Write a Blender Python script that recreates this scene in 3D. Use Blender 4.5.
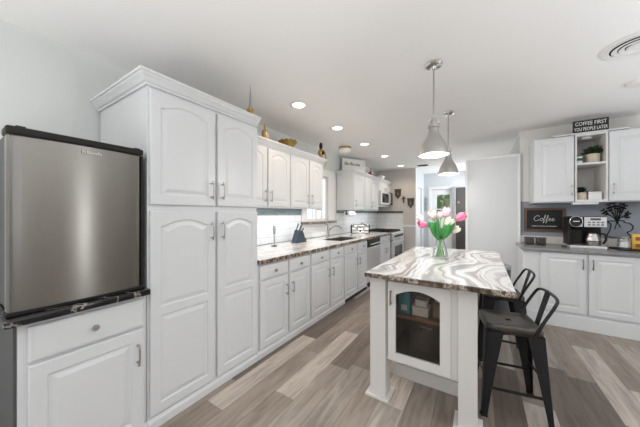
import bpy, bmesh, math, random
from mathutils import Vector, Matrix
random.seed(7)
C = bpy.context.scene
for o in list(bpy.data.objects): bpy.data.objects.remove(o, do_unlink=True)
COL = C.collection

# ------------------------------------------------------------------ camera
cd = bpy.data.cameras.new('camera'); cam = bpy.data.objects.new('camera', cd); COL.objects.link(cam)
cam.location = (0, 0, 1.33); cam.rotation_euler = (math.radians(90), 0, math.radians(32.574))
cd.sensor_width = 36; cd.sensor_fit = 'HORIZONTAL'; cd.lens = 252/640*36; cd.clip_start = 0.02
C.camera = cam
# ------------------------------------------------------------------ world, light, exposure
C.view_settings.view_transform = 'Standard'; C.view_settings.look = 'None'
C.view_settings.exposure = 0.45; C.view_settings.gamma = 1; C.view_settings.use_curve_mapping = False
W = bpy.data.worlds.new('sky'); C.world = W; W.use_nodes = True
bg = W.node_tree.nodes['Background']; bg.inputs[0].default_value = (0.93, 0.97, 1.0, 1); bg.inputs[1].default_value = 0.37

def area(name, loc, rot, sx, sy, power, color=(1, 1, 1)):
    l = bpy.data.lights.new(name, 'AREA'); l.shape = 'RECTANGLE'; l.size = sx; l.size_y = sy
    l.energy = power; l.color = color
    o = bpy.data.objects.new(name, l); COL.objects.link(o); o.location = loc; o.rotation_euler = [math.radians(a) for a in rot]
    return o
# unseen fills, and daylight from behind left, the patio door, sink window and hall
area('fill_behind', (0.9, -2.3, 1.35), (90, 0, 0), 4.0, 2.1, 3, (0.95, 0.98, 1.0))  # soft lamp added behind the camera to even out the light
area('daylight_behind_left', (-1.5, -2.0, 1.5), (90, 0, 8), 1.4, 1.6, 10, (1.0, 0.96, 0.92))
area('daylight_patio_door', (3.68, 1.80, 1.1), (90, 0, 90), 0.34, 1.7, 8, (0.95, 0.98, 1.0))
area('fill_side', (3.68, -0.75, 1.45), (90, 0, 90), 1.9, 1.2, 7, (0.88, 0.95, 1.0))  # fill lamp added at the unseen right-hand opening
area('daylight_sink_window', (-3.3, 3.55, 1.9), (80, 0, -90), 0.8, 0.9, 22, (0.95, 0.98, 1.0))
area('daylight_hall', (-0.1, 7.6, 1.7), (90, 0, 110), 0.8, 1.2, 17, (0.9, 0.96, 1.0))
for x_, y_, p_ in ((0.7, -0.9, 24), (-1.0, -0.9, 18), (2.2, 0.9, 31), (2.6, 3.0, 12)):     # unseen lamps added to brighten the ceiling
    fl_ = area('ceiling_fill', (x_, y_, 0.8), (180, 0, 0), 1.3, 1.3, p_, (0.96, 0.985, 1.0)); fl_.data.spread = math.radians(130)
    if x_ > 2: fl_.data.color = (0.90, 0.955, 1.0)
area('passage_fill', (0.1, 6.1, 0.9), (180, 0, 0), 0.4, 1.2, 4, (1.0, 0.98, 0.95))  # hidden fill added behind the partition to lift the far ceiling
for y_, l_, p_ in ((2.5, 1.6, 3.6), (5.4, 1.5, 2.4)):                             # strips under the upper cabinets
    area('under_cabinet_strip', (-2.2, y_, 1.392), (0, 0, 0), 0.06, l_, p_, (0.92, 0.97, 1.0))

# ------------------------------------------------------------------ materials
def new_mat(name):
    m = bpy.data.materials.new(name); m.use_nodes = True
    nt = m.node_tree; return m, nt, nt.nodes['Principled BSDF']
def N(nt, t, **k):
    n = nt.nodes.new(t)
    for a, b in k.items(): setattr(n, a, b)
    return n
def mat(name, col, rough=0.5, metal=0.0, bump=0.0, bscale=60, spec=0.5, var=0.0):
    m, nt, p = new_mat(name)
    p.inputs['Base Color'].default_value = (*col, 1); p.inputs['Roughness'].default_value = rough
    p.inputs['Metallic'].default_value = metal; p.inputs['Specular IOR Level'].default_value = spec
    tc = N(nt, 'ShaderNodeTexCoord'); no = N(nt, 'ShaderNodeTexNoise'); no.inputs['Scale'].default_value = bscale
    no.inputs['Detail'].default_value = 4
    nt.links.new(tc.outputs['Object'], no.inputs['Vector'])
    if bump:
        b = N(nt, 'ShaderNodeBump'); b.inputs['Strength'].default_value = bump; b.inputs['Distance'].default_value = 0.002
        nt.links.new(no.outputs['Fac'], b.inputs['Height']); nt.links.new(b.outputs['Normal'], p.inputs['Normal'])
    if var:
        mx = N(nt, 'ShaderNodeMixRGB'); mx.inputs[1].default_value = (*[c*(1-var) for c in col], 1)
        mx.inputs[2].default_value = (*[min(1, c*(1+var)) for c in col], 1)
        nt.links.new(no.outputs['Fac'], mx.inputs[0]); nt.links.new(mx.outputs[0], p.inputs['Base Color'])
    return m
def emis(name, col, strength):
    m, nt, p = new_mat(name); p.inputs['Base Color'].default_value = (*col, 1)
    p.inputs['Emission Color'].default_value = (*col, 1); p.inputs['Emission Strength'].default_value = strength
    return m
def glassy(name, tint=(1, 1, 1), fac=0.12, rough=0.02):
    m, nt, p = new_mat(name); out = nt.nodes['Material Output']
    t = N(nt, 'ShaderNodeBsdfTransparent'); t.inputs[0].default_value = (*tint, 1)
    g = N(nt, 'ShaderNodeBsdfGlossy'); g.inputs['Roughness'].default_value = rough
    fr = N(nt, 'ShaderNodeFresnel'); fr.inputs[0].default_value = 1.45
    ad = N(nt, 'ShaderNodeMath', operation='MULTIPLY_ADD'); ad.inputs[1].default_value = 0.45; ad.inputs[2].default_value = fac
    mx = N(nt, 'ShaderNodeMixShader')
    nt.links.new(fr.outputs[0], ad.inputs[0]); nt.links.new(ad.outputs[0], mx.inputs[0])
    nt.links.new(t.outputs[0], mx.inputs[1]); nt.links.new(g.outputs[0], mx.inputs[2]); nt.links.new(mx.outputs[0], out.inputs[0])
    return m
def ramp(nt, stops):
    r = N(nt, 'ShaderNodeValToRGB'); e = r.color_ramp.elements
    while len(e) < len(stops): e.new(0.5)
    for i, (p, c) in enumerate(stops): e[i].position = p; e[i].color = (*c, 1)
    return r
def plank_mat():
    m, nt, p = new_mat('vinyl_plank'); L = nt.links.new
    ge = N(nt, 'ShaderNodeNewGeometry'); sp = N(nt, 'ShaderNodeSeparateXYZ'); L(ge.outputs['Position'], sp.inputs[0])
    def mth(op, a, b=None, c=None):
        n = N(nt, 'ShaderNodeMath', operation=op)
        for i, v in enumerate((a, b, c)):
            if v is None: continue
            if isinstance(v, (int, float)): n.inputs[i].default_value = v
            else: L(v, n.inputs[i])
        return n.outputs[0]
    rx = mth('DIVIDE', mth('ADD', sp.outputs[0], 1.644), 0.172); row = mth('FLOOR', rx); fx = mth('FRACT', rx)
    wn = N(nt, 'ShaderNodeTexWhiteNoise', noise_dimensions='1D'); L(mth('ADD', row, 3.7), wn.inputs['W'])
    ry = mth('ADD', mth('DIVIDE', sp.outputs[1], 1.15), mth('MULTIPLY', wn.outputs['Value'], 5.0)); cell = mth('FLOOR', ry); fy = mth('FRACT', ry)
    cv = N(nt, 'ShaderNodeCombineXYZ'); L(row, cv.inputs[0]); L(cell, cv.inputs[1])
    w2 = N(nt, 'ShaderNodeTexWhiteNoise', noise_dimensions='2D'); L(cv.outputs[0], w2.inputs['Vector'])
    tone = ramp(nt, [(0, (0.13, 0.102, 0.085)), (0.3, (0.225, 0.184, 0.154)), (0.6, (0.30, 0.25, 0.212)), (0.85, (0.37, 0.325, 0.288)), (1, (0.58, 0.51, 0.45))]); L(w2.outputs['Value'], tone.inputs[0])
    gv = N(nt, 'ShaderNodeCombineXYZ'); L(mth('MULTIPLY', sp.outputs[0], 9.0), gv.inputs[0]); L(mth('MULTIPLY', sp.outputs[1], 0.9), gv.inputs[1]); L(mth('MULTIPLY', w2.outputs['Value'], 37.0), gv.inputs[2])
    g1 = N(nt, 'ShaderNodeTexNoise'); g1.inputs['Scale'].default_value = 2.3; g1.inputs['Detail'].default_value = 8; g1.inputs['Roughness'].default_value = 0.62; g1.inputs['Distortion'].default_value = 0.9; L(gv.outputs[0], g1.inputs['Vector'])
    gr = ramp(nt, [(0.25, (0.52, 0.50, 0.49)), (0.5, (0.97, 0.97, 0.97)), (0.75, (1.35, 1.34, 1.33))]); L(g1.outputs['Fac'], gr.inputs[0])
    mu = N(nt, 'ShaderNodeMixRGB', blend_type='MULTIPLY'); mu.inputs[0].default_value = 1; L(tone.outputs[0], mu.inputs[1]); L(gr.outputs[0], mu.inputs[2])
    ex = mth('MINIMUM', mth('MULTIPLY', mth('MINIMUM', fx, mth('SUBTRACT', 1.0, fx)), 0.172), mth('MULTIPLY', mth('MINIMUM', fy, mth('SUBTRACT', 1.0, fy)), 1.15))
    seam = mth('MULTIPLY', mth('LESS_THAN', ex, 0.0016), 0.65)
    ms = N(nt, 'ShaderNodeMixRGB'); ms.inputs[2].default_value = (0.07, 0.055, 0.045, 1); L(seam, ms.inputs[0]); L(mu.outputs[0], ms.inputs[1])
    L(ms.outputs[0], p.inputs['Base Color']); p.inputs['Roughness'].default_value = 0.42
    b = N(nt, 'ShaderNodeBump'); b.inputs['Strength'].default_value = 0.25; b.inputs['Distance'].default_value = 0.002; L(g1.outputs['Fac'], b.inputs['Height']); L(b.outputs['Normal'], p.inputs['Normal'])
    return m
def marble_mat(name, rot, scale, stops, dist=5.0, rough=0.12, wscale=1.6, fine=True, det=5, dsc=1.3, drough=0.6):
    m, nt, p = new_mat(name); L = nt.links.new
    ge = N(nt, 'ShaderNodeNewGeometry'); mp = N(nt, 'ShaderNodeMapping'); mp.inputs['Rotation'].default_value = (0, 0, math.radians(rot)); mp.inputs['Scale'].default_value = scale
    L(ge.outputs['Position'], mp.inputs[0])
    w = N(nt, 'ShaderNodeTexWave', wave_type='BANDS', bands_direction='X', wave_profile='TRI'); w.inputs['Scale'].default_value = wscale; w.inputs['Distortion'].default_value = dist
    w.inputs['Detail'].default_value = det; w.inputs['Detail Scale'].default_value = dsc; w.inputs['Detail Roughness'].default_value = drough
    L(mp.outputs[0], w.inputs['Vector']); r = ramp(nt, stops); L(w.outputs['Fac'], r.inputs[0])
    no = N(nt, 'ShaderNodeTexNoise'); no.inputs['Scale'].default_value = 5; no.inputs['Detail'].default_value = 8; L(ge.outputs['Position'], no.inputs['Vector'])
    rr = ramp(nt, [(0.3, (0.72, 0.69, 0.66)), (0.55, (1, 1, 1)), (0.8, (1.08, 1.08, 1.1))]); L(no.outputs['Fac'], rr.inputs[0])
    mu = N(nt, 'ShaderNodeMixRGB', blend_type='MULTIPLY'); mu.inputs[0].default_value = 1 if fine else 0.3; L(r.outputs[0], mu.inputs[1]); L(rr.outputs[0], mu.inputs[2])
    L(mu.outputs[0], p.inputs['Base Color']); p.inputs['Roughness'].default_value = rough
    return m
def chip_mat(name, stops, sc):
    m, nt, p = new_mat(name); L = nt.links.new
    ge = N(nt, 'ShaderNodeNewGeometry'); mp = N(nt, 'ShaderNodeMapping'); mp.inputs['Scale'].default_value = sc; L(ge.outputs['Position'], mp.inputs[0])
    no = N(nt, 'ShaderNodeTexNoise'); no.inputs['Scale'].default_value = 1; no.inputs['Detail'].default_value = 5; no.inputs['Roughness'].default_value = 0.7; L(mp.outputs[0], no.inputs['Vector'])
    r = ramp(nt, stops); L(no.outputs['Fac'], r.inputs[0]); L(r.outputs[0], p.inputs['Base Color']); p.inputs['Roughness'].default_value = 0.3
    return m
def tile_mat(name, axis, c1, c2, mortar, bw, rh, rough=0.12, ms=0.004):
    m, nt, p = new_mat(name); L = nt.links.new
    ge = N(nt, 'ShaderNodeNewGeometry'); sp = N(nt, 'ShaderNodeSeparateXYZ'); L(ge.outputs['Position'], sp.inputs[0])
    cb = N(nt, 'ShaderNodeCombineXYZ'); L(sp.outputs[axis], cb.inputs[0]); L(sp.outputs[2], cb.inputs[1])
    b = N(nt, 'ShaderNodeTexBrick'); b.inputs['Color1'].default_value = (*c1, 1); b.inputs['Color2'].default_value = (*c2, 1); b.inputs['Mortar'].default_value = (*mortar, 1)
    b.inputs['Scale'].default_value = 1; b.inputs['Mortar Size'].default_value = ms; b.inputs['Brick Width'].default_value = bw; b.inputs['Row Height'].default_value = rh
    L(cb.outputs[0], b.inputs['Vector']); L(b.outputs['Color'], p.inputs['Base Color']); p.inputs['Roughness'].default_value = rough
    bp = N(nt, 'ShaderNodeBump'); bp.inputs['Strength'].default_value = 0.4; bp.inputs['Distance'].default_value = 0.002; bp.invert = True
    L(b.outputs['Fac'], bp.inputs['Height']); L(bp.outputs['Normal'], p.inputs['Normal'])
    return m
def steel_mat(name, col, rough, aniso_z=True):
    m, nt, p = new_mat(name); L = nt.links.new
    tc = N(nt, 'ShaderNodeTexCoord'); mp = N(nt, 'ShaderNodeMapping'); mp.inputs['Scale'].default_value = (400, 400, 3) if aniso_z else (3, 3, 400); L(tc.outputs['Object'], mp.inputs[0])
    no = N(nt, 'ShaderNodeTexNoise'); no.inputs['Scale'].default_value = 1; L(mp.outputs[0], no.inputs['Vector'])
    r = ramp(nt, [(0.3, (rough-.015,)*3), (0.7, (rough+.02,)*3)]); L(no.outputs['Fac'], r.inputs[0]); L(r.outputs[0], p.inputs['Roughness'])
    p.inputs['Base Color'].default_value = (*col, 1); p.inputs['Metallic'].default_value = 1 if col[0] < .7 else .55
    return m

M = {}
M['cab'] = mat('white_cabinet_paint', (0.685, 0.70, 0.715), 0.32, bump=0.03, bscale=180)
M['island'] = mat('cream_white_paint', (0.72, 0.70, 0.675), 0.42, bump=0.03, bscale=180)
M['ceil'] = mat('ceiling_paint', (0.89, 0.88, 0.87), 0.9, bump=0.05, bscale=120)
M['wall'] = mat('greige_wall_paint', (0.65, 0.61, 0.58), 0.85, bump=0.04, bscale=150)
M['wallpale'] = mat('pale_greige_wall_paint', (0.80, 0.78, 0.755), 0.85, bump=0.04, bscale=150)
M['wallgrey'] = mat('pale_grey_wall_paint', (0.72, 0.74, 0.725), 0.85, bump=0.04, bscale=150)
M['hallpaint'] = mat('hall_wall_paint', (0.66, 0.68, 0.71), 0.85, bump=0.04, bscale=150)
M['slate'] = mat('slate_blue_paint', (0.30, 0.325, 0.37), 0.6, bump=0.05, bscale=80)
M['trim'] = mat('white_trim_paint', (0.84, 0.84, 0.84), 0.4, bump=0.02, bscale=100)
M['floor'] = plank_mat()
M['nickel'] = mat('brushed_nickel', (0.46, 0.44, 0.42), 0.28, 1.0, bump=0.02, bscale=300)
M['darknickel'] = mat('dark_nickel', (0.33, 0.32, 0.32), 0.35, 1.0, bump=0.02, bscale=300)
M['chrome'] = mat('polished_chrome', (0.78, 0.78, 0.78), 0.1, 1.0, var=0.02)
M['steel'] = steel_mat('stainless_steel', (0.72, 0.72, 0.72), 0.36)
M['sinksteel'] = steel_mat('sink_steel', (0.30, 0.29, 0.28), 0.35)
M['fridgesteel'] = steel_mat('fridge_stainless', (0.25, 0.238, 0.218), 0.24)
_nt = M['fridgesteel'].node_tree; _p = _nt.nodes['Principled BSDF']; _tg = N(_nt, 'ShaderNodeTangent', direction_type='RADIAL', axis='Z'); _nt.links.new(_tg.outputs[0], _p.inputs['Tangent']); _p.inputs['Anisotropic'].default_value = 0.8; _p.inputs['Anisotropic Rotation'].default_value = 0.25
M['black'] = mat('black_plastic', (0.014, 0.013, 0.012), 0.5, bump=0.05, bscale=250, spec=0.25)
M['blackgloss'] = mat('black_gloss', (0.01, 0.01, 0.011), 0.12, var=0.1)
M['stool'] = mat('distressed_black_metal', (0.028, 0.028, 0.030), 0.36, 0.6, bump=0.12, bscale=60, var=0.35)
M['stoolseat'] = mat('worn_metal_seat', (0.085, 0.075, 0.062), 0.3, 0.75, bump=0.12, bscale=50, var=0.35)
M['darkgrey'] = mat('dark_grey', (0.08, 0.08, 0.085), 0.5, var=0.1)
M['blackmarble'] = marble_mat('black_marble_laminate', 35, (1, 1, 1), [(0, (0.006, 0.006, 0.007)), (0.86, (0.012, 0.012, 0.013)), (0.93, (0.09, 0.085, 0.08)), (0.965, (0.45, 0.40, 0.35)), (1, (0.01, 0.01, 0.01))], 14, 0.15, 2.2)
W1 = (0.80, 0.785, 0.77)
G1, G2, G3 = (0.72, 0.71, 0.70), (0.33, 0.31, 0.295), (0.25, 0.21, 0.18)
def granite_mat():
    m, nt, p = new_mat('white_granite'); L = nt.links.new
    ge = N(nt, 'ShaderNodeNewGeometry'); mp = N(nt, 'ShaderNodeMapping'); mp.inputs['Rotation'].default_value = (0, 0, math.radians(12)); mp.inputs['Scale'].default_value = (1, 0.55, 1); mp.inputs['Location'].default_value = (0.35, 0.1, 0); L(ge.outputs['Position'], mp.inputs[0])
    def noise(sc, det, vec, ro=0.5):
        n = N(nt, 'ShaderNodeTexNoise'); n.inputs['Scale'].default_value = sc; n.inputs['Detail'].default_value = det; n.inputs['Roughness'].default_value = ro; L(vec, n.inputs['Vector']); return n
    w1 = noise(1.9, 2.5, mp.outputs[0]); sb = N(nt, 'ShaderNodeVectorMath', operation='MULTIPLY_ADD'); sb.inputs[1].default_value = (0.95, 0.95, 0); L(w1.outputs['Color'], sb.inputs[0]); L(mp.outputs[0], sb.inputs[2])
    col = None
    for sc, wd, c, off in ((2.6, 0.13, (0.30, 0.29, 0.285), 0.0), (4.4, 0.12, (0.36, 0.345, 0.335), 1.7), (1.9, 0.10, (0.33, 0.30, 0.28), 3.1), (8.0, 0.12, (0.48, 0.47, 0.465), 5.0)):
        mo = N(nt, 'ShaderNodeMapping'); mo.inputs['Location'].default_value = (off, off*.3, 0); L(sb.outputs[0], mo.inputs[0])
        wv = N(nt, 'ShaderNodeTexWave', wave_type='BANDS', bands_direction='X', wave_profile='SIN'); wv.inputs['Scale'].default_value = sc*.55; wv.inputs['Distortion'].default_value = 1.4; wv.inputs['Detail'].default_value = 4; wv.inputs['Detail Scale'].default_value = 1.6; wv.inputs['Detail Roughness'].default_value = .55; L(mo.outputs[0], wv.inputs['Vector'])
        r = ramp(nt, [(1-wd, (0, 0, 0)), (1-wd*.35, (.75, .75, .75)), (1, (1, 1, 1))]); L(wv.outputs['Fac'], r.inputs[0])
        mk = noise(2.3+sc*.3, 3, mo.outputs[0], .6); mr = ramp(nt, [(.40, (0, 0, 0)), (.52, (.95, .95, .95))]); L(mk.outputs['Fac'], mr.inputs[0])
        mu = N(nt, 'ShaderNodeMixRGB', blend_type='MULTIPLY'); mu.inputs[0].default_value = 1; L(r.outputs[0], mu.inputs[1]); L(mr.outputs[0], mu.inputs[2])
        mx = N(nt, 'ShaderNodeMixRGB'); L(mu.outputs[0], mx.inputs[0]); mx.inputs[2].default_value = (*c, 1)
        if col is None:
            b0 = noise(3.2, 5, sb.outputs[0]); br_ = ramp(nt, [(.35, (.62, .605, .595)), (.5, (.70, .695, .69)), (.65, (.76, .76, .77))]); L(b0.outputs['Fac'], br_.inputs[0]); L(br_.outputs[0], mx.inputs[1])
        else: L(col, mx.inputs[1])
        col = mx.outputs[0]
    L(col, p.inputs['Base Color']); p.inputs['Roughness'].default_value = 0.14
    return m
M['granite'] = granite_mat()
M['counter'] = marble_mat('veined_counter_stone', 20, (1, 1, 1), [(0, (0.42, 0.37, 0.33)), (0.12, W1), (0.4, (0.68, 0.66, 0.63)), (0.5, W1), (0.72, (0.60, 0.55, 0.50)), (0.8, W1), (1, (0.45, 0.41, 0.37))], 8, 0.1, 1.4)
M['edge'] = chip_mat('brown_stone_edge', [(0.34, (0.015, 0.012, 0.010)), (0.44, (0.10, 0.065, 0.04)), (0.50, (0.22, 0.15, 0.10)), (0.535, (0.60, 0.55, 0.50)), (0.57, (0.16, 0.11, 0.075)), (0.64, (0.05, 0.035, 0.025)), (0.69, (0.55, 0.50, 0.45))], (16, 16, 8))
M['greystone'] = mat('grey_stone', (0.25, 0.255, 0.265), 0.25, bscale=25, var=0.25)
M['palestone'] = mat('pale_stone', (0.72, 0.68, 0.64), 0.35, bscale=20, var=0.1)
M['subway'] = tile_mat('white_subway_tile', 1, (0.84, 0.85, 0.86), (0.80, 0.81, 0.82), (0.58, 0.58, 0.58), 0.30, 0.10, ms=0.003)
M['subwayend'] = tile_mat('white_subway_tile_end', 0, (0.84, 0.84, 0.83), (0.80, 0.80, 0.79), (0.58, 0.58, 0.58), 0.30, 0.10, ms=0.003)
M['mosaic'] = tile_mat('blue_grey_glass_mosaic', 1, (0.17, 0.23, 0.26), (0.25, 0.32, 0.34), (0.35, 0.36, 0.36), 0.10, 0.025, 0.1, 0.002)
M['mosaicend'] = tile_mat('brown_glass_mosaic_end', 0, (0.10, 0.085, 0.075), (0.16, 0.14, 0.13), (0.2, 0.2, 0.2), 0.10, 0.025, 0.1, 0.002)
M['gold'] = mat('antique_gold', (0.55, 0.38, 0.13), 0.35, 1.0, bump=0.1, bscale=80, var=0.2)
M['brass'] = mat('polished_brass', (0.42, 0.31, 0.14), 0.25, 1.0, var=0.1)
M['goldglass'] = mat('amber_bottle', (0.50, 0.36, 0.16), 0.18, 0.55, var=0.2)
M['label'] = mat('dull_pink_label', (0.62, 0.36, 0.28), 0.6, var=0.1)
M['wood'] = chip_mat('walnut_wood', [(0.3, (0.07, 0.035, 0.018)), (0.5, (0.14, 0.075, 0.042)), (0.7, (0.20, 0.11, 0.065))], (6, 6, 60))
M['shelfwood'] = chip_mat('red_brown_shelf', [(0.3, (0.20, 0.085, 0.045)), (0.7, (0.33, 0.15, 0.08))], (6, 40, 6))
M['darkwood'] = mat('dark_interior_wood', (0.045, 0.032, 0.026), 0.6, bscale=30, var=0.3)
M['board'] = mat('black_chalkboard', (0.008, 0.009, 0.012), 0.6, var=0.1)
M['white'] = mat('white_ceramic', (0.85, 0.85, 0.84), 0.25, var=0.02)
M['letter'] = mat('white_lettering', (0.85, 0.84, 0.80), 0.6, var=0.02)
M['darkletter'] = mat('dark_lettering', (0.09, 0.08, 0.075), 0.7, var=0.1)
M['glass'] = glassy('clear_glass', (0.975, 0.99, 0.985), 0.015)
M['pane'] = glassy('window_pane', (0.97, 0.98, 0.98), 0.02)
M['smoke'] = glassy('cabinet_door_glass', (0.80, 0.78, 0.75), 0.02, 0.1)
M['stem'] = mat('tulip_stem_green', (0.16, 0.36, 0.11), 0.45, var=0.15)
M['leaf'] = mat('tulip_leaf_green', (0.055, 0.27, 0.07), 0.4, bscale=30, var=0.25)
M['pink'] = mat('hot_pink_petal', (0.88, 0.22, 0.38), 0.5, bscale=30, var=0.25)
M['lightpink'] = mat('pale_pink_petal', (0.90, 0.58, 0.64), 0.5, bscale=30, var=0.15)
M['cream'] = mat('cream_petal', (0.87, 0.84, 0.66), 0.5, bscale=30, var=0.12)
M['blush'] = mat('blush_cream_petal', (0.90, 0.72, 0.68), 0.5, bscale=30, var=0.15)
M['dkleaf'] = mat('dark_foliage', (0.022, 0.05, 0.02), 0.5, bscale=40, var=0.4)
M['lightshade'] = emis('light_diffuser', (1.0, 0.93, 0.82), 3)
M['frosted'] = emis('frosted_dome', (0.88, 0.85, 0.80), 0.05)
M['bulb'] = emis('pendant_bulb', (1.0, 0.96, 0.9), 11)
M['shadegrey'] = mat('satin_pendant_metal', (0.50, 0.49, 0.48), 0.34, 0.85, var=0.06)
M['shadein'] = mat('white_enamel_inside', (0.9, 0.9, 0.88), 0.4, var=0.02)
M['blue'] = mat('teal_box_card', (0.02, 0.30, 0.46), 0.5, var=0.15)
M['yellow'] = mat('yellow_packet', (0.85, 0.52, 0.06), 0.4, var=0.1)
M['redprint'] = mat('brown_red_print', (0.30, 0.09, 0.05), 0.5, var=0.2)
M['tan'] = mat('beige_wicker', (0.36, 0.29, 0.22), 0.8, bump=0.6, bscale=90, var=0.4)
M['coffee'] = mat('coffee_beans', (0.035, 0.02, 0.013), 0.5, bump=0.8, bscale=90, var=0.4)
M['knifeblock'] = mat('slate_blue_block', (0.032, 0.050, 0.068), 0.45, bscale=30, var=0.2)
M['greyrubber'] = mat('grey_grip', (0.30, 0.31, 0.33), 0.5, var=0.1)
M['darkdoor'] = mat('dark_brown_grey_paint', (0.075, 0.068, 0.066), 0.5, var=0.08)
M['curtain'] = mat('grey_curtain', (0.46, 0.46, 0.45), 0.9, bump=0.4, bscale=120, var=0.1)
M['pennant'] = mat('charcoal_plaque', (0.07, 0.062, 0.058), 0.7, bscale=40, var=0.3)
M['redorn'] = mat('red_ornament', (0.42, 0.07, 0.08), 0.3, var=0.2)
M['potgold'] = mat('cream_gold_pot', (0.62, 0.54, 0.42), 0.45, bscale=25, var=0.2)
M['greenpaint'] = mat('dark_green_band', (0.03, 0.10, 0.06), 0.5, var=0.2)
M['paper'] = mat('white_paper', (0.86, 0.86, 0.86), 0.9, bump=0.2, bscale=120)
M['outleaf'] = mat('garden_foliage', (0.26, 0.42, 0.10), 0.7, bscale=9, var=0.5)
M['vent'] = mat('white_vent_enamel', (0.80, 0.79, 0.78), 0.5, var=0.02)
M['dark'] = mat('vent_shadow_black', (0.02, 0.02, 0.02), 0.9, var=0.1)
M['brownvent'] = mat('brown_vent', (0.20, 0.16, 0.13), 0.6, var=0.1)

# ------------------------------------------------------------------ mesh helpers
def BM(): return bmesh.new()
def wloc(o):
    v = Vector((0, 0, 0))
    while o: v += o.location; o = o.parent
    return v
def obj(name, bm, m, parent=None, smooth=None):
    """link a bmesh given in world space as ONE mesh object"""
    bmesh.ops.recalc_face_normals(bm, faces=bm.faces)
    if parent is not None: bmesh.ops.translate(bm, verts=bm.verts, vec=-wloc(parent)); off = None
    else:
        xs = [v.co for v in bm.verts]
        lo = Vector([min(c[i] for c in xs) for i in range(3)]); hi = Vector([max(c[i] for c in xs) for i in range(3)])
        off = Vector(((lo.x+hi.x)/2, (lo.y+hi.y)/2, lo.z)); bmesh.ops.translate(bm, verts=bm.verts, vec=-off)
    me = bpy.data.meshes.new(name); bm.to_mesh(me); bm.free()
    for mm in (m if isinstance(m, (list, tuple)) else [m]): me.materials.append(mm)
    if smooth is not None:
        me.polygons.foreach_set('use_smooth', [True]*len(me.polygons)); me.set_sharp_from_angle(angle=math.radians(smooth))
    o = bpy.data.objects.new(name, me); COL.objects.link(o)
    if parent is not None: o.parent = parent
    else: o.location = off
    return o
def tag(o, label, cat, group=None):
    o['label'] = label; o['category'] = cat
    if group: o['group'] = group
    return o
def thing(name, label, cat, loc=(0, 0, 0), group=None):
    o = bpy.data.objects.new(name, None); o.empty_display_size = 0.05; COL.objects.link(o); o.location = loc
    return tag(o, label, cat, group)
def struct(name, bm, m, parent=None, smooth=None):
    o = obj(name, bm, m, parent, smooth)
    if parent is None: o['kind'] = 'structure'
    return o
def dup(root, loc, rotz=0, label=None):
    r = root.copy(); COL.objects.link(r); r.location = loc; r.rotation_euler = (0, 0, rotz)
    if label: r['label'] = label
    for ch in list(root.children):
        c = ch.copy(); COL.objects.link(c); c.parent = r
        for g in list(ch.children):
            d = g.copy(); COL.objects.link(d); d.parent = c
    return r
def box(bm, x0, x1, y0, y1, z0, z1, bev=0.0, mi=0, seg=2):
    r = bmesh.ops.create_cube(bm, size=1); vs = r['verts']
    for v in vs: v.co = Vector(((x0+x1)/2+v.co.x*(x1-x0), (y0+y1)/2+v.co.y*(y1-y0), (z0+z1)/2+v.co.z*(z1-z0)))
    fs = set(f for v in vs for f in v.link_faces)
    for f in fs: f.material_index = mi
    if bev: bmesh.ops.bevel(bm, geom=list(set(e for v in vs for e in v.link_edges)), offset=bev, segments=seg, affect='EDGES', profile=0.5)
    return bm
def bx(*a, **k): return box(BM(), *a, **k)
def prism(bm, pts, fn, d0, d1):
    """2-D outline pts extruded between d0 and d1; fn(a, b, d) -> world"""
    n = len(pts); A = [bm.verts.new(fn(a, b, d0)) for a, b in pts]; B = [bm.verts.new(fn(a, b, d1)) for a, b in pts]
    bm.faces.new(A); bm.faces.new(B[::-1])
    for i in range(n): bm.faces.new((A[i], B[i], B[(i+1) % n], A[(i+1) % n]))
    return bm
def lathe(bm, prof, c=(0, 0, 0), n=24, axis='Z', lobes=0, amp=0.0):
    c = Vector(c); rings = []
    for r, h in prof:
        ring = []
        for i in range(n):
            a = 2*math.pi*i/n; rr = max(r, 1e-5)*(1+amp*math.cos(lobes*a)) if lobes else max(r, 1e-5)
            p = (rr*math.cos(a), rr*math.sin(a), h)
            if axis == 'X': p = (h, rr*math.cos(a), rr*math.sin(a))
            if axis == 'Y': p = (rr*math.cos(a), h, rr*math.sin(a))
            ring.append(bm.verts.new(c+Vector(p)))
        rings.append(ring)
    for a, b in zip(rings, rings[1:]):
        for i in range(n): bm.faces.new((a[i], a[(i+1) % n], b[(i+1) % n], b[i]))
    for ring, r in ((rings[0], prof[0][0]), (rings[-1], prof[-1][0])):
        if r > 1e-4 : pass
        try: bm.faces.new(ring)
        except ValueError: pass
    return bm
def lathe_open(bm, prof, c, n=24):
    c = Vector(c); rings = [[bm.verts.new(c+Vector((r*math.cos(2*math.pi*i/n), r*math.sin(2*math.pi*i/n), h))) for i in range(n)] for r, h in prof]
    for a, b in zip(rings, rings[1:]):
        for i in range(n): bm.faces.new((a[i], a[(i+1) % n], b[(i+1) % n], b[i]))
    return bm
def tube(bm, pts, r, n=8, closed=False):
    P = [Vector(p) for p in pts]; rings = []; L = len(P); rs = r if isinstance(r, (list, tuple)) else [r]*L
    ref = None
    for i, p in enumerate(P):
        if closed: t = (P[(i+1) % L]-P[i-1]).normalized()
        else: t = (P[min(i+1, L-1)]-P[max(i-1, 0)]).normalized()
        if ref is None: ref = Vector((0, 0, 1)) if abs(t.z) < 0.9 else Vector((1, 0, 0))
        u = (ref-t*ref.dot(t)).normalized(); v = t.cross(u); ref = u
        rings.append([bm.verts.new(p+(u*math.cos(2*math.pi*k/n)+v*math.sin(2*math.pi*k/n))*rs[i]) for k in range(n)])
    for i in range(L if closed else L-1):
        a, b = rings[i], rings[(i+1) % L]
        for k in range(n): bm.faces.new((a[k], a[(k+1) % n], b[(k+1) % n], b[k]))
    if not closed: bm.faces.new(rings[0]); bm.faces.new(rings[-1][::-1])
    return bm
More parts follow.
